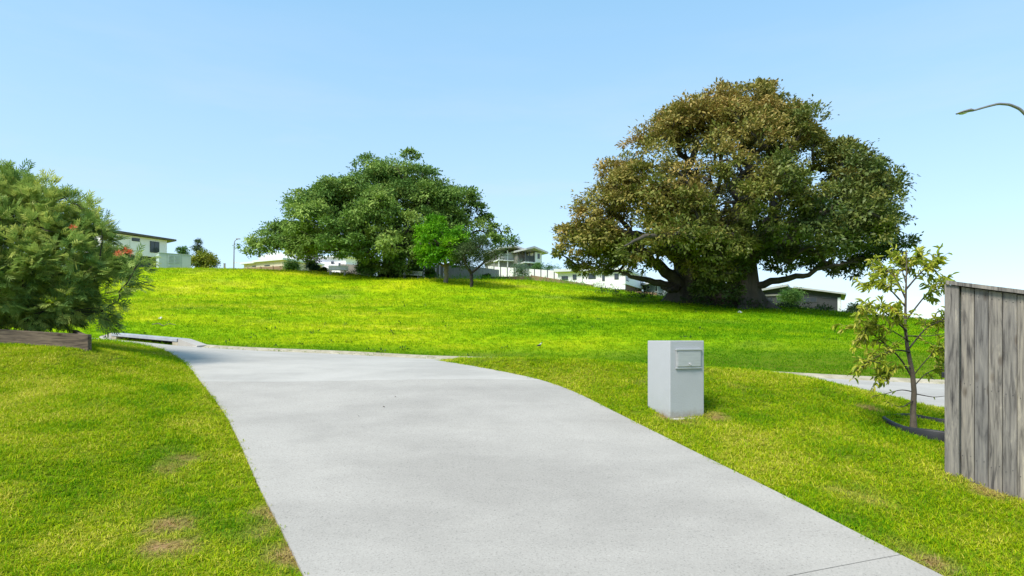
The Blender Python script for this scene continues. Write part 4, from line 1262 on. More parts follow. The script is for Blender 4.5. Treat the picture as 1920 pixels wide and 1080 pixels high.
V, Fc = join_geo(bg_)
wpart('branches', V, Fc, M['bark_dark'], sap, sb, shade=True)
def lance(curl, fold):
    rows = 6; V = []; Fc = []
    for i in range(rows):
        t = i / (rows - 1)
        wd = 0.5 * (math.sin(math.pi * min(1, t * 0.93 + 0.05)) ** 0.8) * (0.02 if i in (0, rows - 1) else 1)
        V += [(-wd, t, -curl * t * t + fold * wd), (0, t, -curl * t * t), (wd, t, -curl * t * t + fold * wd)]
    for i in range(rows - 1):
        a = i * 3
        Fc += [(a, a + 1, a + 4, a + 3), (a + 1, a + 2, a + 5, a + 4)]
    return V, Fc
leaf_me = []
for c_, f_ in ((0.10, 0.5), (0.28, 0.35), (-0.05, 0.7), (0.45, 0.3)):
    v_, fc_ = lance(c_, f_); me = py_mesh('leaf', v_, fc_, True); me.materials.append(M['lf_sap']); leaf_me.append(me)
RNG.shuffle(spots)
extraV = []
for i_, (p, dv) in enumerate(spots):
    dv = unit(np.asarray(dv)); ax = unit(dv * 0.7 + RNG.normal(0, 0.55, 3) + np.array([0, 0, -0.35]))
    nn = unit(np.array([0, -0.25, 0.8]) + RNG.normal(0, 0.5, 3)); sx = unit(np.cross(ax, nn)); nn = np.cross(sx, ax)
    L_ = RNG.uniform(0.048, 0.098); W_ = L_ * RNG.uniform(0.22, 0.32)
    if i_ < 300:
        o = link('leaf', leaf_me[i_ % 4], None, sap)
        mt = Matrix(((sx[0] * W_, ax[0] * L_, nn[0] * L_, p[0] - sb[0]), (sx[1] * W_, ax[1] * L_, nn[1] * L_, p[1] - sb[1]), (sx[2] * W_, ax[2] * L_, nn[2] * L_, p[2] - sb[2]), (0, 0, 0, 1)))
        o.matrix_local = mt
    else:
        vv, ff = lance(0.2, 0.4)
        vv = np.array(vv); extraV.append((p + vv[:, :1] * sx * W_ + vv[:, 1:2] * ax * L_ + vv[:, 2:] * nn * L_, np.array(ff)))
if extraV:
    V, Fc = join_geo(extraV)
    o = wpart('leaves', V, Fc, M['lf_sap2'], sap, sb, {'tone': np.repeat(RNG.uniform(0, 0.95, len(extraV)), 18)}, shade=True); o['kind'] = 'stuff'

# black edging ring round the sapling
rc = np.array([X(1762, sd), sd + 0.02]); rr_ = 0.56
V = []; Fc = []; nseg = 48
prof = [(0.0, -0.06), (0.0, 0.075), (-0.010, 0.092), (-0.026, 0.092), (-0.034, 0.08), (-0.034, -0.06)]
for i in range(nseg):
    a = 2 * math.pi * i / nseg
    ro = rr_ * (1 + 0.03 * math.sin(3 * a + 1))
    cx_, cy_ = rc[0] + ro * math.cos(a), rc[1] + ro * math.sin(a)
    g0 = gz(*rc) + 0.40 * (gz(cx_, cy_) - gz(*rc)) + 0.0
    for (o_, h) in prof:
        V.append((rc[0] + (ro + o_) * math.cos(a), rc[1] + (ro + o_) * math.sin(a), g0 + h + 0.012 * math.sin(5 * a)))
k = len(prof)
for i in range(nseg):
    for j in range(k - 1):
        Fc.append((i * k + j, ((i + 1) % nseg) * k + j, ((i + 1) % nseg) * k + j + 1, i * k + j + 1))
ringo = link('edging_ring', py_mesh('edging_ring', V, Fc, True), M['rubber'])
tag(ringo, 'black plastic garden edging ring around the sapling', 'edging')

# ------------------------------------------------------------------ planter box and grevillea
pr_ = P(165, 656.5, 10.0); plf = P(0, 646, 10.3)
dirp = unit(plf[:2] - pr_[:2]); nb_ = np.array([dirp[1], -dirp[0]])
if nb_[1] < 0: nb_ = -nb_
PH = 0.255
planter = thing('planter_box', 'dark timber sleeper planter box edging the lawn under the grevillea', 'planter', pr_)
def board(a, b, th_, name, zoff=0.0, hh=PH):
    a = np.array(a); b = np.array(b); dv = unit((b - a)[:2]); nv = np.array([-dv[1], dv[0]]) * th_
    V = []
    for p in (a, b):
        for (s, z) in ((0, -0.1), (1, -0.1), (1, hh), (0, hh)):
            V.append((p[0] + nv[0] * s, p[1] + nv[1] * s, p[2] + z + zoff))
    V = np.array(V)
    mid_ = V.mean(0); angb = math.atan2(dv[1], dv[0]); Rm = np.array([[math.cos(-angb), -math.sin(-angb), 0], [math.sin(-angb), math.cos(-angb), 0], [0, 0, 1]])
    Vl = (V - mid_) @ Rm.T
    me = py_mesh(name, Vl, [(0, 1, 2, 3), (7, 6, 5, 4), (0, 4, 5, 1), (1, 5, 6, 2), (2, 6, 7, 3), (3, 7, 4, 0)])
    bm = bmesh.new(); bm.from_mesh(me); bmesh.ops.recalc_face_normals(bm, faces=bm.faces[:]); bmesh.ops.bevel(bm, geom=bm.edges[:], offset=0.006, segments=1, affect='EDGES'); bm.to_mesh(me); bm.free()
    o = link(name, me, M['sleeper'], planter)
    o.location = mid_ - pr_; o.rotation_euler = (0, 0, angb)
    return o
far_l = np.array([*(pr_[:2] + dirp * 4.2), pr_[2] + (plf[2] - pr_[2]) / np.linalg.norm((plf - pr_)[:2]) * 4.2])
back_r = np.array([pr_[0] - 0.82 * 1.6, pr_[1] + 1.6, pr_[2] + 0.10])
board(pr_ + np.array([0.0, 0, 0]), far_l, -0.075, 'sleeper')
board(pr_ + np.array([-0.075, 0.082, 0.0]), back_r, 0.075, 'sleeper', 0.002)
V = [pr_ + np.array([*(dirp * 0.05 + nb_ * 0.05), 0.17]), far_l + np.array([*(nb_ * 0.05), 0.17]), far_l + np.array([*(nb_ * 1.6), 0.22]), back_r + np.array([*(dirp * 0.05), 0.16])]
link('soil', py_mesh('soil', np.array(V) - pr_, [(0, 1, 2, 3)]), M['soil'], planter)

bd = 11.2
gb = np.array([X(40, bd), bd, Zp(632, bd)])
gre = thing('grevillea_shrub', 'large feathery green grevillea with orange flowers in timber planter', 'shrub', gb)
sil = np.array([(352, -170, 55), (375, -200, 95), (400, -230, 140), (425, -250, 165), (455, -260, 195), (485, -260, 243), (515, -260, 245), (545, -255, 225), (575, -240, 195), (598, -220, 165)], float)
gc = dome_clumps(sil, bd, 1.25, 470, (0.55, 1.0), 0.35)
tips = np.array([P(px, py, d) for px, py, d in [(42, 335, 11), (90, 350, 11), (20, 350, 11.2), (130, 378, 11), (160, 390, 11), (190, 428, 11), (265, 485, 11), (255, 505, 10.9), (230, 540, 10.8), (215, 565, 11), (190, 588, 11.2), (200, 600, 11.4), (5, 335, 11), (60, 365, 10.8), (110, 370, 11)]])
gc = np.concatenate([gc, tips])
fr_pos, fr_dir, fr_t = [], [], []
gcen = np.array([X(30, bd), bd, Zp(520, bd)])
for i in range(len(gc)):
    c = gc[i]; out = unit(c - gcen)
    tb_ = 0.42 + RNG.normal(0, 0.14) + 0.0008 * (520 - (HZ - c[2] / c[1] * F)) + (0.4 if RNG.random() < 0.03 else 0)
    m_ = 44 if i < 470 else 24
    rd_ = RNG.uniform(0.17, 0.30) if i < 470 else 0.14
    ns = 6
    sc_ = c + unit(RNG.normal(0, 1, (ns, 3)) + out * 0.6) * rd_ * RNG.uniform(0.4, 1.0, (ns, 1))
    for j in range(m_):
        s_ = sc_[j % ns]
        fr_pos.append(s_ + RNG.normal(0, 0.04, 3)); fr_dir.append(unit(unit(s_ - c) * 0.8 + out * 0.55 + RNG.normal(0, 0.42, 3) + np.array([0, 0, 0.10]))); fr_t.append(np.clip(tb_ - 0.06 + RNG.normal(0, 0.17), 0, 0.97))
fp = np.array(fr_pos); fd = np.array(fr_dir); ft = np.array(fr_t); n = len(fp)
nn = unit(np.array([0, 0, 0.9]) + RNG.normal(0, 0.45, (n, 3))); sd_ = unit(np.cross(fd, nn)); nn = np.cross(sd_, fd)
Ls = RNG.uniform(0.14, 0.24, n)
Cs, As, Ns, LL, WW, TT = [], [], [], [], [], []
Cs.append(fp); As.append(fd); Ns.append(nn); LL.append(Ls); WW.append(Ls * 0.09); TT.append(ft)
for q_ in range(3):
    for s_ in (-1, 1):
        t = 0.12 + 0.26 * q_
        ax = unit(fd * 0.95 + s_ * sd_ * 0.62 + nn * 0.12)
        Cs.append(fp + fd * (Ls * t)[:, None]); As.append(ax); Ns.append(nn); LL.append(Ls * (0.62 - 0.09 * q_)); WW.append(Ls * 0.105); TT.append(ft)
V, Fc = leaves_geo(np.concatenate(Cs), np.concatenate(As), np.concatenate(Ns), np.concatenate(LL), np.concatenate(WW), 0.1)
wpart('foliage', V, Fc, M['lf_grev'], gre, gb, {'tone': np.repeat(np.concatenate(TT), 4)})
tr0 = np.array([gb[0], gb[1] + 0.2, gb[2] - 0.15])
nd, pr2 = grow(np.concatenate([gc[:470:2], tips]), [tr0 + np.array([0.0, 0, h]) for h in (0, 0.25, 0.5, 0.8)], 0.25)
(lv, lf), _ = limbs_geo(nd, pr2, 4, 0.006, 0.09, 2.2, 6, 0.02)
low_t = [tube_geo(np.array([P(90 + t * (dx - 90), 600 + t * (dy - 600) - 14 * math.sin(t * 3), 11.0 + 0.2 * t) for t in np.linspace(0, 1, 10)]), np.linspace(0.012, 0.002, 10), 5) for dx, dy in ((235, 600), (228, 612), (215, 606), (240, 585), (222, 595))]
wpart('stems', lv, lf, M['bark_dark'], gre, gb)
for v_, f_ in low_t: wpart('twig', v_, f_, M['bark_dark'], gre, gb)
for (px, py, d) in [(137, 427, 10.3), (222, 476, 10.5), (243, 473, 10.75), (236, 470, 10.9)]:
    c = P(px, py, d); m_ = 46
    dirs = unit(RNG.normal(0, 1, (m_, 3)) + np.array([0.2, -0.4, 0.5]))
    V, Fc = leaves_geo(c + dirs * 0.01, dirs, unit(RNG.normal(0, 1, (m_, 3))), RNG.uniform(0.045, 0.085, m_), np.full(m_, 0.010))
    wpart('flower', V, Fc, M['flower'], gre, gb)

# ------------------------------------------------------------------ houses
class Facade:
    """vertical wall plane through two ground points given by photo column and distance; local x runs along it, y into the house"""
    def __init__(s, name, label, pxa, da, pxb, db, zbase, cat='house'):
        s.a = np.array([X(pxa, da), da]); s.b = np.array([X(pxb, db), db])
        s.len = np.linalg.norm(s.b - s.a); s.ang = math.atan2(s.b[1] - s.a[1], s.b[0] - s.a[0]); s.z0 = zbase
        s.o = thing(name, label, cat, (s.a[0], s.a[1], zbase), s.ang)
        s.u = (s.b - s.a) / s.len
    def at(s, px, py):
        """photo pixel -> (x along wall, z above base)"""
        k = (px - 960) / F
        # a + u t = (k d, d)
        t = (k * s.a[1] - s.a[0]) / (s.u[0] - k * s.u[1])
        d = s.a[1] + s.u[1] * t
        return t, (HZ - py) / F * d - s.z0
    def window(s, x0, y0, x1, y1, frame, mull=0, name='window', rail=False):
        ta, zt = s.at(x0, y0); tb, _ = s.at(x1, y0); _, zb = s.at((x0 + x1) / 2, y1); _, zt = s.at((x0 + x1) / 2, y0)
        w_ = box(name, ta, tb, -0.035, 0.02, zb, zt, frame, s.o, 0.0)
        g = box('pane', ta + 0.06, tb - 0.06, -0.045, -0.036, zb + 0.06, zt - 0.06, M['glass'], w_)
        for m_ in range(mull):
            c = ta + (tb - ta) * (m_ + 1) / (mull + 1)
            box('mullion', c - 0.03, c + 0.03, -0.062, -0.046, zb + 0.05, zt - 0.05, frame, w_)
        if rail:
            c = (zb + zt) / 2
            box('transom', ta + 0.05, tb - 0.05, -0.062, -0.046, c - 0.03, c + 0.03, frame, w_)
        return w_

# white house behind the shrub, left
h = Facade('house', 'white two storey house with skillion roof and dark windows behind the steel cabinet', 190, 75, 313, 81, 7.0)
_, zt0 = h.at(190, 434); _, zt1 = h.at(313, 451); _, zb0 = h.at(190, 473); _, zb1 = h.at(313, 484)
prism('wall', [(0, zb0), (h.len, zb1), (h.len, zt1), (0, zt0)], 0, 8, M['white'], h.o)
prism('undercroft', [(0.15, -0.6), (h.len - 0.15, -0.6), (h.len - 0.15, zb1 - 0.003), (0.15, zb0 - 0.003)], 0.25, 7.8, M['frame_dark'], h.o)
prism('roof', [(-0.5, zt0 + 0.12), (h.len + 0.95, zt1 - 0.02), (h.len + 0.95, zt1 + 0.20), (-0.5, zt0 + 0.34)], -0.6, 8.6, M['roof_dark'], h.o)
h.window(247, 446.5, 262, 452.5, M['frame_dark']); h.window(281, 453, 298.5, 474, M['frame_dark'], 1)
tj, _ = h.at(243, 450)
box('cover_strip', tj - 0.05, tj + 0.05, -0.05, -0.001, zb0 + 0.02, zt0 - 0.7, M['frame_white'], h.o)

# steel substation cabinet
k = Facade('utility_cabinet', 'pale green grey steel utility cabinet with louvred doors on the crest', 298, 66, 358, 68, 7.0, 'cabinet')
_, kt = k.at(328, 476.5); _, kb = k.at(328, 506)
box('body', 0, k.len, 0, 1.6, kb - 0.3, kt, M['kiosk'], k.o, 0.02)
box('lid', -0.04, k.len + 0.04, -0.05, 1.66, kt + 0.001, kt + 0.06, M['kiosk'], k.o, 0.01)
for (x0, x1) in ((315.5, 325.5), (327, 337)):
    ta, _ = k.at(x0, 480); tb, _ = k.at(x1, 480); _, zt = k.at(326, 479); _, zb = k.at(326, 495)
    dn = box('door', ta, tb, -0.03, -0.001, zb, zt, M['kiosk'], k.o, 0.005)
    for j in range(6):
        z_ = zb + (zt - zb) * (j + 0.5) / 6
        box('louvre', ta + 0.04, tb - 0.04, -0.055, -0.031, z_ - 0.025, z_ + 0.03, M['louvre'], dn)
    _, zt2 = k.at(326, 499.5); _, zb2 = k.at(326, 504)
    box('vent', ta, tb, -0.03, -0.001, zb2, zt2, M['louvre'], k.o)
for px in (313, 340):
    ta, _ = k.at(px, 480)
    box('seam', ta - 0.015, ta + 0.015, -0.012, -0.001, kb, kt - 0.05, M['louvre'], k.o)

# cream house
c = Facade('house', 'low cream rendered house behind the brown fence', 454, 88, 532, 84, 7.0)
t1_, zA = c.at(480, 495.5); _, zB = c.at(500, 490.5); _, zl_ = c.at(470, 494)
box('wing', 0, t1_ - 0.003, 0.3, 7, -0.5, zl_, M['cream'], c.o); box('wall', t1_, c.len, 0, 7, -0.5, zB, M['cream'], c.o)
box('wing_roof', -0.4, t1_ - 0.01, -0.1, 7.3, zl_ + 0.002, zl_ + 0.25, M['roof_white'], c.o); box('roof', t1_ - 0.3, c.len + 0.3, -0.4, 7.3, zB + 0.002, zB + 0.28, M['roof_white'], c.o)
c.window(496, 497, 506, 499, M['frame_dark']); c.window(473, 498.5, 480, 500.5, M['frame_dark'], name='window')

# white house behind the green fig
w3 = Facade('house', 'long white house with pale stepped roofs under the crest fig', 500, 96, 640, 90, 7.0)
ta, zt = w3.at(560, 498); tb, zt2 = w3.at(597, 499.5)
box('garage_wing', ta - 3.2, tb, 0, 9, -1, zt, M['white'], w3.o)
xa, za = w3.at(493, 487); xb, zb = w3.at(600, 500)
prism('roof', [(xa, za), (xb, zb), (xb, zb + 0.28), (xa + 3.5, za + 1.05), (xa, za + 0.35)], -0.9, 9.5, M['roof_white'], w3.o)
g0, gt = w3.at(563, 500); g1, _ = w3.at(579, 500)
gd = box('garage_door', g0, g1, -0.05, -0.001, -1, gt - 0.25, M['frame_white'], w3.o)
for j in range(4):
    box('panel', g0 + 0.1, g1 - 0.1, -0.07, -0.051, 0.05 + j * 0.55 - 0.5, 0.5 + j * 0.55 - 0.5, M['frame_white'], gd)
u0, ut = w3.at(592, 483); u1, _ = w3.at(640, 483)
box('upper_storey', u0, u1, 1.0, 9, zt + 0.0, ut, M['white'], w3.o)
box('lower_storey', tb + 0.003, u1 + 0.2, 0.8, 9, -1, zt - 0.01, M['white'], w3.o)
p0, pt_ = w3.at(566, 482); p1, _ = w3.at(588, 482)
box('loft', p0 + 0.4, p1, 1.2, 8, zt + 0.1, pt_ - 0.05, M['white'], w3.o)
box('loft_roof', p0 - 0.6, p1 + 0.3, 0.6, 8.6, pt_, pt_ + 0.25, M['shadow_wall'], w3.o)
w3.o['label'] = 'long white house with pale stepped roofs under the crest fig'
for (x0, y0, x1, y1) in ((614, 489, 619, 494), (628, 492, 632, 501)):
    s_ = w3.window(x0, y0, x1, y1, M['frame_dark'])
    s_.location.y = 0.79
box('upper_roof', u0 - 0.5, u1 + 0.5, 0.5, 9.5, ut + 0.002, ut + 0.25, M['roof_white'], w3.o)

# fences on the crest, one object per panel and post
def far_fence(label, keys, matp, matpost, step, th=0.04, post_h=0.06, name='fence', pal=None):
    """keys: (px, py_top, py_bottom, d)"""
    kk = np.array(keys, float)
    xy = np.stack([X(kk[:, 0], kk[:, 3]), kk[:, 3]], 1); zt = Zp(kk[:, 1], kk[:, 3]); zb = Zp(kk[:, 2], kk[:, 3]) - 0.35
    s = np.r_[0, np.cumsum(np.linalg.norm(np.diff(xy, axis=0), axis=1))]
    n = max(1, int(round(s[-1] / step)))
    base = np.array([xy[0][0], xy[0][1], zb[0]])
    t = thing(name, label, 'fence', base)
    ss = np.linspace(0, s[-1], n + 1)
    pt = lambda u: np.array([np.interp(u, s, xy[:, 0]), np.interp(u, s, xy[:, 1])])
    for i in range(n):
        a, b = pt(ss[i]), pt(ss[i + 1]); dv = (b - a) / np.linalg.norm(b - a); nv = np.array([-dv[1], dv[0]]) * th
        a2, b2 = a + dv * 0.01, b - dv * 0.01
        ztm = [np.interp(ss[i], s, zt), np.interp(ss[i + 1], s, zt)]; zbm = [np.interp(ss[i], s, zb), np.interp(ss[i + 1], s, zb)]
        j = RNG.uniform(-0.015, 0.015) if pal else 0
        V = []
        for p, q in ((a2, 0), (b2, 1)):
            V += [(*p, zbm[q]), (*(p + nv), zbm[q]), (*(p + nv), ztm[q] + j), (*p, ztm[q] + j)]
        me = py_mesh('panel', np.array(V) - base, [(0, 1, 2, 3), (7, 6, 5, 4), (0, 4, 5, 1), (1, 5, 6, 2), (2, 6, 7, 3), (3, 7, 4, 0)])
        link('paling' if pal else 'panel', me, matp, t)
    if matpost:
        for i in range(n + 1):
            a = pt(ss[i]); z1 = np.interp(ss[i], s, zt); z0 = np.interp(ss[i], s, zb)
            box('post', a[0] - 0.05 - base[0], a[0] + 0.05 - base[0], a[1] - 0.09 - base[1], a[1] - 0.021 - base[1], z0 - base[2], z1 + post_h - base[2], matpost, t)
    return t
far_fence('brown timber fence in front of the cream house', [(440, 504, 512, 74), (480, 501, 512, 73), (536, 498.5, 512, 71)], M['pal_brown'], M['pal_brown'], 1.8)
far_fence('grey paling fence behind the upper bench', [(638, 495, 514, 68), (700, 498, 518, 66)], M['pal_grey'], None, 0.42, pal=True)
far_fence('pale grey paling fence behind the lime tree', [(780, 496, 523, 63), (836, 495, 523, 64), (900, 501, 523, 66), (936, 506, 521, 68)], M['pal_grey'], None, 0.42, pal=True)
far_fence('white sheet fence with dark posts below the balcony houses', [(914, 499, 515, 86), (989, 504, 517, 81), (1052, 508, 524, 76)], M['panel_white'], M['frame_dark'], 1.25)
far_fence('low brown paling fence stepping down to the white house', [(996, 516, 523, 66), (1046, 523.5, 532, 64.5), (1078, 529, 537, 64), (1112, 534, 541, 64)], M['pal_brown'], M['pal_brown'], 1.6)
far_fence('short brown paling fence by the blue grey house', [(1190, 546, 553, 66), (1232, 549, 556, 65)], M['pal_brown'], None, 0.42, pal=True)
far_fence('dark low retaining sleeper edging in the long grass', [(915, 519, 523, 66.5), (996, 517.5, 523, 66.2)], M['sleeper'], None, 2.4, name='retaining_edging')

# two balcony houses
for lab, pts4 in (('white two storey house with corner balcony post, left of its twin', dict(wl=970, wr=984, wt=471, wb=488, win=(974, 473, 978, 484), roof=[(935, 466), (962, 464.5), (991, 473)], bal=(935, 969), d=92)),
                  ('white two storey house with dark railed balcony, right of its twin', dict(wl=1003.5, wr=1016, wt=473, wb=492, win=(1007, 475, 1012.5, 486), roof=[(981, 468.5), (996, 466.5), (1022, 475)], bal=(985, 1003), d=90))):
    q = pts4; d = q['d']
    h = Facade('house', lab, q['bal'][0], d, q['wr'], d + 1.5, 7.2)
    xl, zt = h.at(q['wl'], q['wt']); xr, _ = h.at(q['wr'], q['wt']); _, zb = h.at(q['wl'], q['wb'])
    box('wall', xl, xr, 0, 7, zb, zt, M['white'], h.o)
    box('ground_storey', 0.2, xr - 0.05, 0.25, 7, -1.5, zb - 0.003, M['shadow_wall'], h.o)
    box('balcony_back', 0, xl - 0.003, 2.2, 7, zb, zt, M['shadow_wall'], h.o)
    box('balcony_floor', -0.1, xl - 0.003, -0.1, 2.19, zb - 0.18, zb - 0.004, M['frame_white'], h.o)
    for j in range(3):
        xx = 0.0 + (xl - 0.25) * j / 2 if j else 0.0
        box('post', xx, xx + 0.14, 0.0, 0.14, -1.5, zt, M['frame_white'] if 'left' in lab else M['frame_dark'], h.o)
    rl = box('railing', 0.15, xl - 0.1, 0.02, 0.05, zb + 0.1, zb + 0.95, M['frame_dark'] if 'right' in lab else M['roof_grey'], h.o)
    r3 = [h.at(*p_) for p_ in q['roof']]
    prism('roof', [(r3[0][0], r3[0][1] - 0.1), (r3[1][0], r3[1][1]), (r3[2][0], r3[2][1] - 0.15), (r3[2][0], r3[2][1] + 0.1), (r3[1][0], r3[1][1] + 0.3), (r3[0][0], r3[0][1] + 0.15)], -0.9, 7.8, M['roof_grey'], h.o)
    h.window(*q['win'], M['frame_white'])

# white house left of the bronze fig
h = Facade('house', 'long white weatherboard house with dark framed windows beside the bronze fig', 1046, 73, 1172, 71, 4.5)
_, zt = h.at(1110, 508.5); _, zb = h.at(1110, 534)
box('wall', 0, h.len, 0, 9, zb - 0.6, zt, M['white'], h.o)
box('base_wall', 0.3, h.len - 0.1, 0.2, 8.9, -2.0, zb - 0.603, M['roof_grey'], h.o)
box('roof', -0.4, h.len + 0.4, -0.5, 9.4, zt + 0.002, zt + 0.32, M['roof_white'], h.o)
for q in ((1053, 518, 1065, 525, 1), (1074, 515, 1081, 524.5, 0), (1103, 513, 1117, 523, 1), (1129, 513, 1134, 527, 0)):
    h.window(*q[:4], M['frame_dark'], q[4])
h.window(1152, 513, 1160, 524, M['frame_dark'])
xj, _ = h.at(1091, 520)
box('downpipe', xj - 0.05, xj + 0.05, -0.12, -0.003, zb - 0.5, zt, M['frame_white'], h.o)
# its wing running back, built as an object of its own
b0 = h.b
f2 = Facade('house', 'white side wing of the weatherboard house on brown brick base behind the low fig limbs', 1172.5, 70.9, 1207, 80, 4.0)
_, zt = f2.at(1172.5, 508.5); _, zb = f2.at(1172.5, 532); _, zt2 = f2.at(1207, 521); _, zb2 = f2.at(1207, 543)
prism('wall', [(0, zb), (f2.len, zb2), (f2.len, zt2), (0, zt)], 0, 5, M['white'], f2.o)
prism('base_wall', [(0.2, -2), (f2.len - 0.1, -2), (f2.len - 0.1, zb2 - 0.004), (0.2, zb - 0.004)], 0.2, 4.8, M['brick'], f2.o)
prism('roof', [(-0.02, zt + 0.003), (f2.len + 0.4, zt2 - 0.03), (f2.len + 0.4, zt2 + 0.22), (-0.02, zt + 0.26)], -0.4, 5.4, M['roof_white'], f2.o)
f2.window(1173.5, 515, 1179, 527, M['frame_dark'], 1); f2.window(1201, 522, 1206, 536, M['frame_dark'], 1)
xp, _ = f2.at(1190, 540)
box('post', xp, xp + 0.2, -0.3, -0.1, -2, zb - 0.1, M['brick'], f2.o)
f2.o['category'] = 'house'

# blue grey house
h = Facade('house', 'blue grey clad house with white window trims seen past the fig trunk', 1206, 80, 1234, 76, 3.5)
_, zt = h.at(1225, 532.5)
box('wall', 0, h.len, 0, 6, -1.5, zt, M['bluegrey'], h.o)
_, ze = h.at(1225, 529)
box('roof', -0.3, h.len + 0.6, -0.7, 6.5, zt + 0.003, max(ze, zt + 0.2), M['roof_white'], h.o)
box('side_wall', h.len + 0.003, h.len + 3.6, 0.6, 6.2, -1.5, zt - 0.12, M['bluegrey'], h.o)
box('corner_board', h.len + 3.603, h.len + 3.72, 0.55, 0.75, -1.5, zt - 0.14, M['frame_white'], h.o)
h.window(1208, 537, 1212, 545, M['frame_white']); h.window(1214, 536, 1219, 542, M['frame_white']); h.window(1229, 535.5, 1233.5, 547, M['frame_white'])

# charcoal house on the right
h = Facade('house', 'charcoal clad low house with shallow gable roof right of the bronze fig', 1400, 64, 1577, 60, 1.6)
a0 = h.at(1400, 551); a1 = h.at(1474, 537.5); a2 = h.at(1496, 541); a3 = h.at(1577, 552)
_, zl_ = h.at(1400, 575); _, zr_ = h.at(1577, 584)
prism('wall', [(0, -1.0), (h.len, -1.0), (h.len, a3[1]), (a2[0], a2[1]), (a1[0], a1[1]), (0, a0[1])], 0, 9, M['darkgrey'], h.o)
prism('roof', [(-0.4, a0[1] - 0.05), (a1[0] + 0.2, a1[1] + 0.01), (a1[0] + 0.2, a1[1] + 0.22), (-0.4, a0[1] + 0.16)], -0.5, 9.4, M['roof_grey'], h.o)
prism('roof', [(a2[0] - 0.4, a2[1] + 0.06), (h.len + 0.45, a3[1] - 0.06), (h.len + 0.45, a3[1] + 0.10), (a2[0] - 0.4, a2[1] + 0.22)], -0.5, 9.4, M['roof_grey'], h.o)
h.window(1506, 557, 1532, 567, M['frame_dark'], 1)
for x0 in (1541.5, 1547.5, 1553.5):
    h.window(x0, 556, x0 + 4.5, 559.5, M['frame_dark'])
for x0, x1 in ((1427, 1436), (1438, 1449), (1455, 1466)):
    h.window(x0, 558.5, x1, 568, M['frame_dark'])
xs0, zz0 = h.at(1570.5, 560); xs1, _ = h.at(1576.5, 560)
box('corner_panel', xs0, xs1, -0.06, -0.002, -1, zz0 + 0.1, M['frame_white'], h.o)
xb0, zb_ = h.at(1410, 554.5); xb1, _ = h.at(1468, 554.5)
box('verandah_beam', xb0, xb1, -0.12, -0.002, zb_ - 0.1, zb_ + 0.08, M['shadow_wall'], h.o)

# ------------------------------------------------------------------ benches
def bench(label, px, py, d, rz, tilt, length=1.8):
    q_ = ray_ground(px, py) if d < 56 else np.array([X(px, d), d]); b = np.array([q_[0], q_[1], gz(*q_)])
    t = thing('park_bench', label, 'bench', b, rz); t.rotation_euler = (0, tilt, rz)
    L2 = length / 2
    for i in range(3):
        box('seat_slat', -L2, L2, -0.26 + i * 0.17, -0.11 + i * 0.17, 0.43, 0.465, M['bench'], t, 0.006)
    for i in range(3):
        o = box('back_slat', -L2, L2, 0.27 + i * 0.02, 0.30 + i * 0.02, 0.50 + i * 0.135, 0.625 + i * 0.135, M['bench'], t, 0.006)
    for s in (-1, 1):
        box('leg', s * (L2 - 0.25) - 0.03, s * (L2 - 0.25) + 0.03, -0.22, -0.16, -0.1, 0.43, M['galv'], t)
        box('leg', s * (L2 - 0.25) - 0.03, s * (L2 - 0.25) + 0.03, 0.20, 0.26, -0.1, 0.43, M['galv'], t)
        box('back_support', s * (L2 - 0.25) - 0.025, s * (L2 - 0.25) + 0.025, 0.34, 0.375, 0.40, 0.88, M['galv'], t)
    return t
bench('white slatted bench on the crest left of the fig trunk', 633, 515.5, 55.5, R(4), R(0.5))
bench('white slatted bench beside the fig trunk, sunk behind the rise', 771, 529.5, 56.0, R(-6), R(5))

# ------------------------------------------------------------------ street lamps
def tube_part(name, keys, rads, mat, parent, base, n=30, k=10):
    kk = np.array(keys, float); t = np.linspace(0, len(kk) - 1, n)
    q = np.stack([np.interp(t, np.arange(len(kk)), kk[:, c]) for c in range(3)], 1)
    for _ in range(3): q[1:-1] = (q[:-2] + 2 * q[1:-1] + q[2:]) / 4
    V, Fc = tube_geo(q, np.interp(t, np.linspace(0, len(kk) - 1, len(rads)), rads), k)
    return wpart(name, V, Fc, mat, parent, base, shade=True)
ld = 21.0
lx = X(1958, ld); lb = np.array([lx, ld, gz(lx, ld)])
lamp = thing('street_lamp', 'grey steel street lamp with curved outreach arm above the timber fence', 'street lamp', lb)
tube_part('pole', [lb + np.array([0, 0, -0.2]), P(1958, 480, ld), P(1957, 280, ld)], [0.11, 0.085, 0.07], M['galv'], lamp, lb, 20, 12)
tube_part('arm', [P(1957, 280, ld), P(1946, 245, ld), P(1930, 222, ld), P(1912, 204, ld), P(1893, 196, ld), P(1872, 194.5, ld), P(1850, 200, ld), P(1828, 206.5, ld), P(1822, 208, ld)], [0.07, 0.062, 0.05, 0.045, 0.040, 0.034, 0.030], M['galv'], lamp, lb, 60, 12)
hA = P(1825, 207, ld); hB = P(1792.5, 212.8, ld); ax = unit(hB - hA); HL = np.linalg.norm(hB - hA); upv = unit(np.array([0, 0, 1]) - ax * ax[2]); sv = np.cross(ax, upv)
secs = [(0.0, 0.05, 0.05, 0.0), (0.08, 0.055, 0.06, 0.005), (0.14, 0.09, 0.07, 0.012), (0.30, 0.13, 0.062, 0.010), (0.60, 0.15, 0.052, 0.0), (0.85, 0.12, 0.035, -0.008), (1.0, 0.03, 0.015, -0.012)]
V = []; kk_ = 14
for (t, w_, h_, o_) in secs:
    for j in range(kk_):
        a = 2 * math.pi * j / kk_
        V.append(hA + ax * HL * t + sv * w_ * math.cos(a) + upv * (h_ * math.sin(a) * (1 if math.sin(a) > 0 else 0.6) + o_))
Fc = [(i * kk_ + j, i * kk_ + (j + 1) % kk_, (i + 1) * kk_ + (j + 1) % kk_, (i + 1) * kk_ + j) for i in range(len(secs) - 1) for j in range(kk_)]
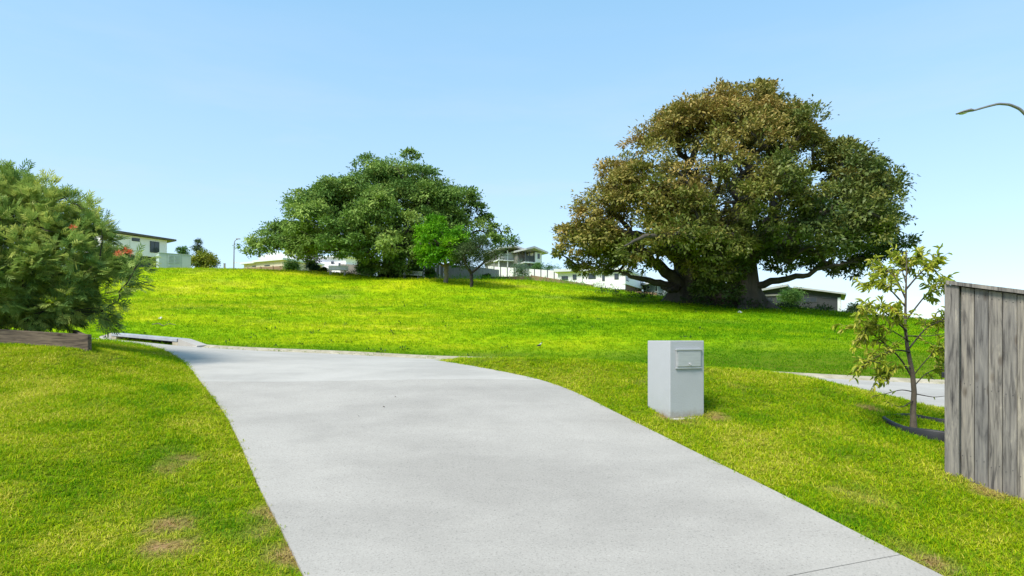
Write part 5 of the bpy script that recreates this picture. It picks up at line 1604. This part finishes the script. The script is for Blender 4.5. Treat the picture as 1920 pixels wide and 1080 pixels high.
hd = wpart('lamp_head', V, Fc, M['lamp_grey'], lamp, lb, shade=True)
V = []
for (t, w_, h_) in [(0.35, 0.02, 0.0), (0.42, 0.09, 0.022), (0.58, 0.11, 0.030), (0.74, 0.09, 0.02), (0.82, 0.02, 0.0)]:
    for j in range(8):
        a = math.pi + math.pi * j / 7
        V.append(hA + ax * HL * t + sv * w_ * math.cos(a) + upv * (h_ * math.sin(a) * 1.5 - 0.030))
Fc = [(i * 8 + j, i * 8 + j + 1, (i + 1) * 8 + j + 1, (i + 1) * 8 + j) for i in range(4) for j in range(7)]
wpart('lens', V, Fc, M['lens'], hd, lb, shade=True)

l2 = 90.0; x2 = X(438, l2); b2 = np.array([x2, l2, gz(x2, l2)])
lamp2 = thing('street_lamp', 'thin grey street lamp with street name blade beside the crest fig', 'street lamp', b2)
tube_part('pole', [b2 + np.array([0, 0, -0.2]), P(438.5, 490, l2), P(439, 460, l2)], [0.11, 0.09, 0.07], M['galv'], lamp2, b2, 12, 8)
tube_part('arm', [P(439, 460, l2), P(439.5, 453, l2), P(442, 450, l2), P(446, 448.2, l2)], [0.07, 0.06, 0.05], M['galv'], lamp2, b2, 12, 8)
q = P(446.5, 448, l2) - b2
box('lamp_head', q[0] - 0.28, q[0] + 0.3, q[1] - 0.12, q[1] + 0.12, q[2] - 0.05, q[2] + 0.07, M['lamp_grey'], lamp2, 0.03)
q = P(443.5, 492.5, l2) - b2
box('name_blade', q[0] - 0.35, q[0] + 0.35, q[1] - 0.02, q[1] + 0.02, q[2] - 0.08, q[2] + 0.08, M['roof_white'], lamp2)
# grey bollard post on the crest
b3 = np.array([X(421, 76), 76, gz(X(421, 76), 76)])
p3 = thing('marker_post', 'short grey post on the crest left of the far lamp', 'post', b3)
ztp = Zp(494.5, 76) - b3[2]
box('post', -0.09, 0.09, -0.09, 0.09, -0.2, ztp, M['galv'], p3, 0.01); box('cap', -0.11, 0.11, -0.11, 0.11, ztp + 0.001, ztp + 0.05, M['galv'], p3, 0.01)

# ------------------------------------------------------------------ bird, litter, twig
q2 = ray_ground(1012, 653); bb = np.array([q2[0], q2[1], gz(*q2)])
bird = thing('bird', 'small grey and white bird with black head standing on the hill grass', 'bird', bb, R(8))
def loft(secs, k=12):
    V = []
    for (x, y, z, w_, h_) in secs:
        for j in range(k):
            a = 2 * math.pi * j / k
            V.append((x, y + w_ * math.cos(a), z + h_ * math.sin(a)))
    Fc = [(i * k + j, i * k + (j + 1) % k, (i + 1) * k + (j + 1) % k, (i + 1) * k + j) for i in range(len(secs) - 1) for j in range(k)]
    return V, Fc
V, Fc = loft([(-0.075, 0, 0.075, 0.004, 0.004), (-0.06, 0, 0.078, 0.020, 0.016), (-0.03, 0, 0.088, 0.034, 0.030), (0.0, 0, 0.10, 0.038, 0.036), (0.03, 0, 0.122, 0.032, 0.034), (0.046, 0, 0.148, 0.021, 0.024), (0.055, 0, 0.170, 0.019, 0.021), (0.072, 0, 0.178, 0.015, 0.016), (0.086, 0, 0.176, 0.003, 0.003)])
link('body', py_mesh('body', V, Fc, True), M['feather'], bird)
V, Fc = loft([(0.045, 0, 0.176, 0.019, 0.012), (0.060, 0, 0.186, 0.020, 0.014), (0.078, 0, 0.181, 0.015, 0.011), (0.088, 0, 0.177, 0.004, 0.004)])
link('hood', py_mesh('hood', V, Fc, True), M['feather_black'], bird)
V, Fc = loft([(0.083, 0, 0.176, 0.006, 0.006), (0.098, 0, 0.173, 0.004, 0.004), (0.112, 0, 0.169, 0.001, 0.001)], 6)
link('beak', py_mesh('beak', V, Fc, True), M['latch'], bird)
V, Fc = loft([(-0.145, 0, 0.058, 0.016, 0.003), (-0.10, 0, 0.068, 0.016, 0.004), (-0.055, 0, 0.080, 0.012, 0.008)], 8)
link('tail', py_mesh('tail', V, Fc, True), M['feather_black'], bird)
for s in (-1, 1):
    V, Fc = loft([(-0.09, s * 0.033, 0.078, 0.003, 0.004), (-0.05, s * 0.036, 0.092, 0.006, 0.018), (0.0, s * 0.038, 0.104, 0.007, 0.024), (0.03, s * 0.034, 0.112, 0.004, 0.012)], 8)
    link('wing', py_mesh('wing', V, Fc, True), M['feather_black'], bird)
    V, Fc = tube_geo([(0.0, s * 0.015, 0.075), (0.008, s * 0.016, 0.04), (0.0, s * 0.016, 0.004), (0.018, s * 0.016, 0.002)], [0.005, 0.0035, 0.003, 0.002], 6)
    link('leg', np_mesh('leg', V, Fc), M['latch'], bird)

def scrap(label, px, py, sx, sy, sz, seed):
    q = ray_ground(px, py); b = np.array([q[0], q[1], gz(*q)])
    rg = np.random.default_rng(seed)
    bm = bmesh.new(); bmesh.ops.create_icosphere(bm, subdivisions=2, radius=1)
    for v in bm.verts:
        f_ = 1 + 0.35 * rg.normal()
        v.co = Vector((v.co.x * sx * f_, v.co.y * sy * f_, max(0, v.co.z * sz * f_ + sz * 0.8)))
    o = bm_obj('paper_scrap', bm, M['paper']); o.location = b
    tag(o, label, 'litter')
scrap('crumpled white paper on the grass below the bronze fig', 1387, 587, 0.11, 0.08, 0.07, 1)
scrap('tiny white paper scrap on the grass above the drain inlet', 301, 598.5, 0.06, 0.05, 0.05, 2)
q = [ray_ground(px, py) for px, py in ((285, 610.5), (297, 609.5), (306, 613), (318, 610), (330, 611.5))]
tb_ = np.array([q[0][0], q[0][1], gz(*q[0])])
V, Fc = tube_geo(np.array([(p[0], p[1], gz(*p) + 0.05 + 0.02 * (i % 2)) for i, p in enumerate(q)]), [0.02, 0.018, 0.015, 0.012, 0.006], 6)
o = link('fallen_twig', np_mesh('fallen_twig', V - tb_, Fc), M['bark_pale']); o.location = tb_
tag(o, 'thin fallen twig lying on the grass above the drain inlet', 'twig')

# dark weeds dotted over the hill
wp = []
while len(wp) < 260:
    d = 15 + 50 * RNG.random() ** 0.8; px = RNG.uniform(150, 1900)
    if RNG.random() < (0.9 if px < 900 else 0.5): wp.append((X(px, d), d))
wp = np.array(wp); wz = ground_z(wp)
V, Fc, T = foliage(np.c_[wp, wz + 0.03], RNG.uniform(0.04, 0.11, len(wp)), 12, 0.09, 0.04, 0.35, np.full(len(wp), 0.2), 4, 0.5)
tag(link('weeds', np_mesh('weeds', V, Fc, {'tone': T}), M['lf_cover']), 'dark weed rosettes dotted over the hill grass', 'weeds', kind='stuff')

# a few dry leaves on the driveway
dl_mat = plain('dry_leaf', (0.10, 0.06, 0.035), (0.05, 0.035, 0.02), 20, 0.8)
v_, fc_ = lance(-0.25, 0.6)
dl = py_mesh('dry_leaf', v_, fc_, True); dl.materials.append(dl_mat)
for i, (px, py, d) in enumerate([(741, 752, 8.3), (722, 770, 7.8), (672, 788, 7.4)]):
    x, y = X(px, d), d
    o = link('fallen_leaf', dl); o.location = (x, y, float(Zc(x, y)[0]) + 0.006); o.rotation_euler = (0.05, 0.1, i * 1.7); o.scale = (0.012, 0.032, 0.03)
    tag(o, 'tiny dry brown leaf lying on the concrete driveway', 'leaf', 'dry leaves on the driveway')
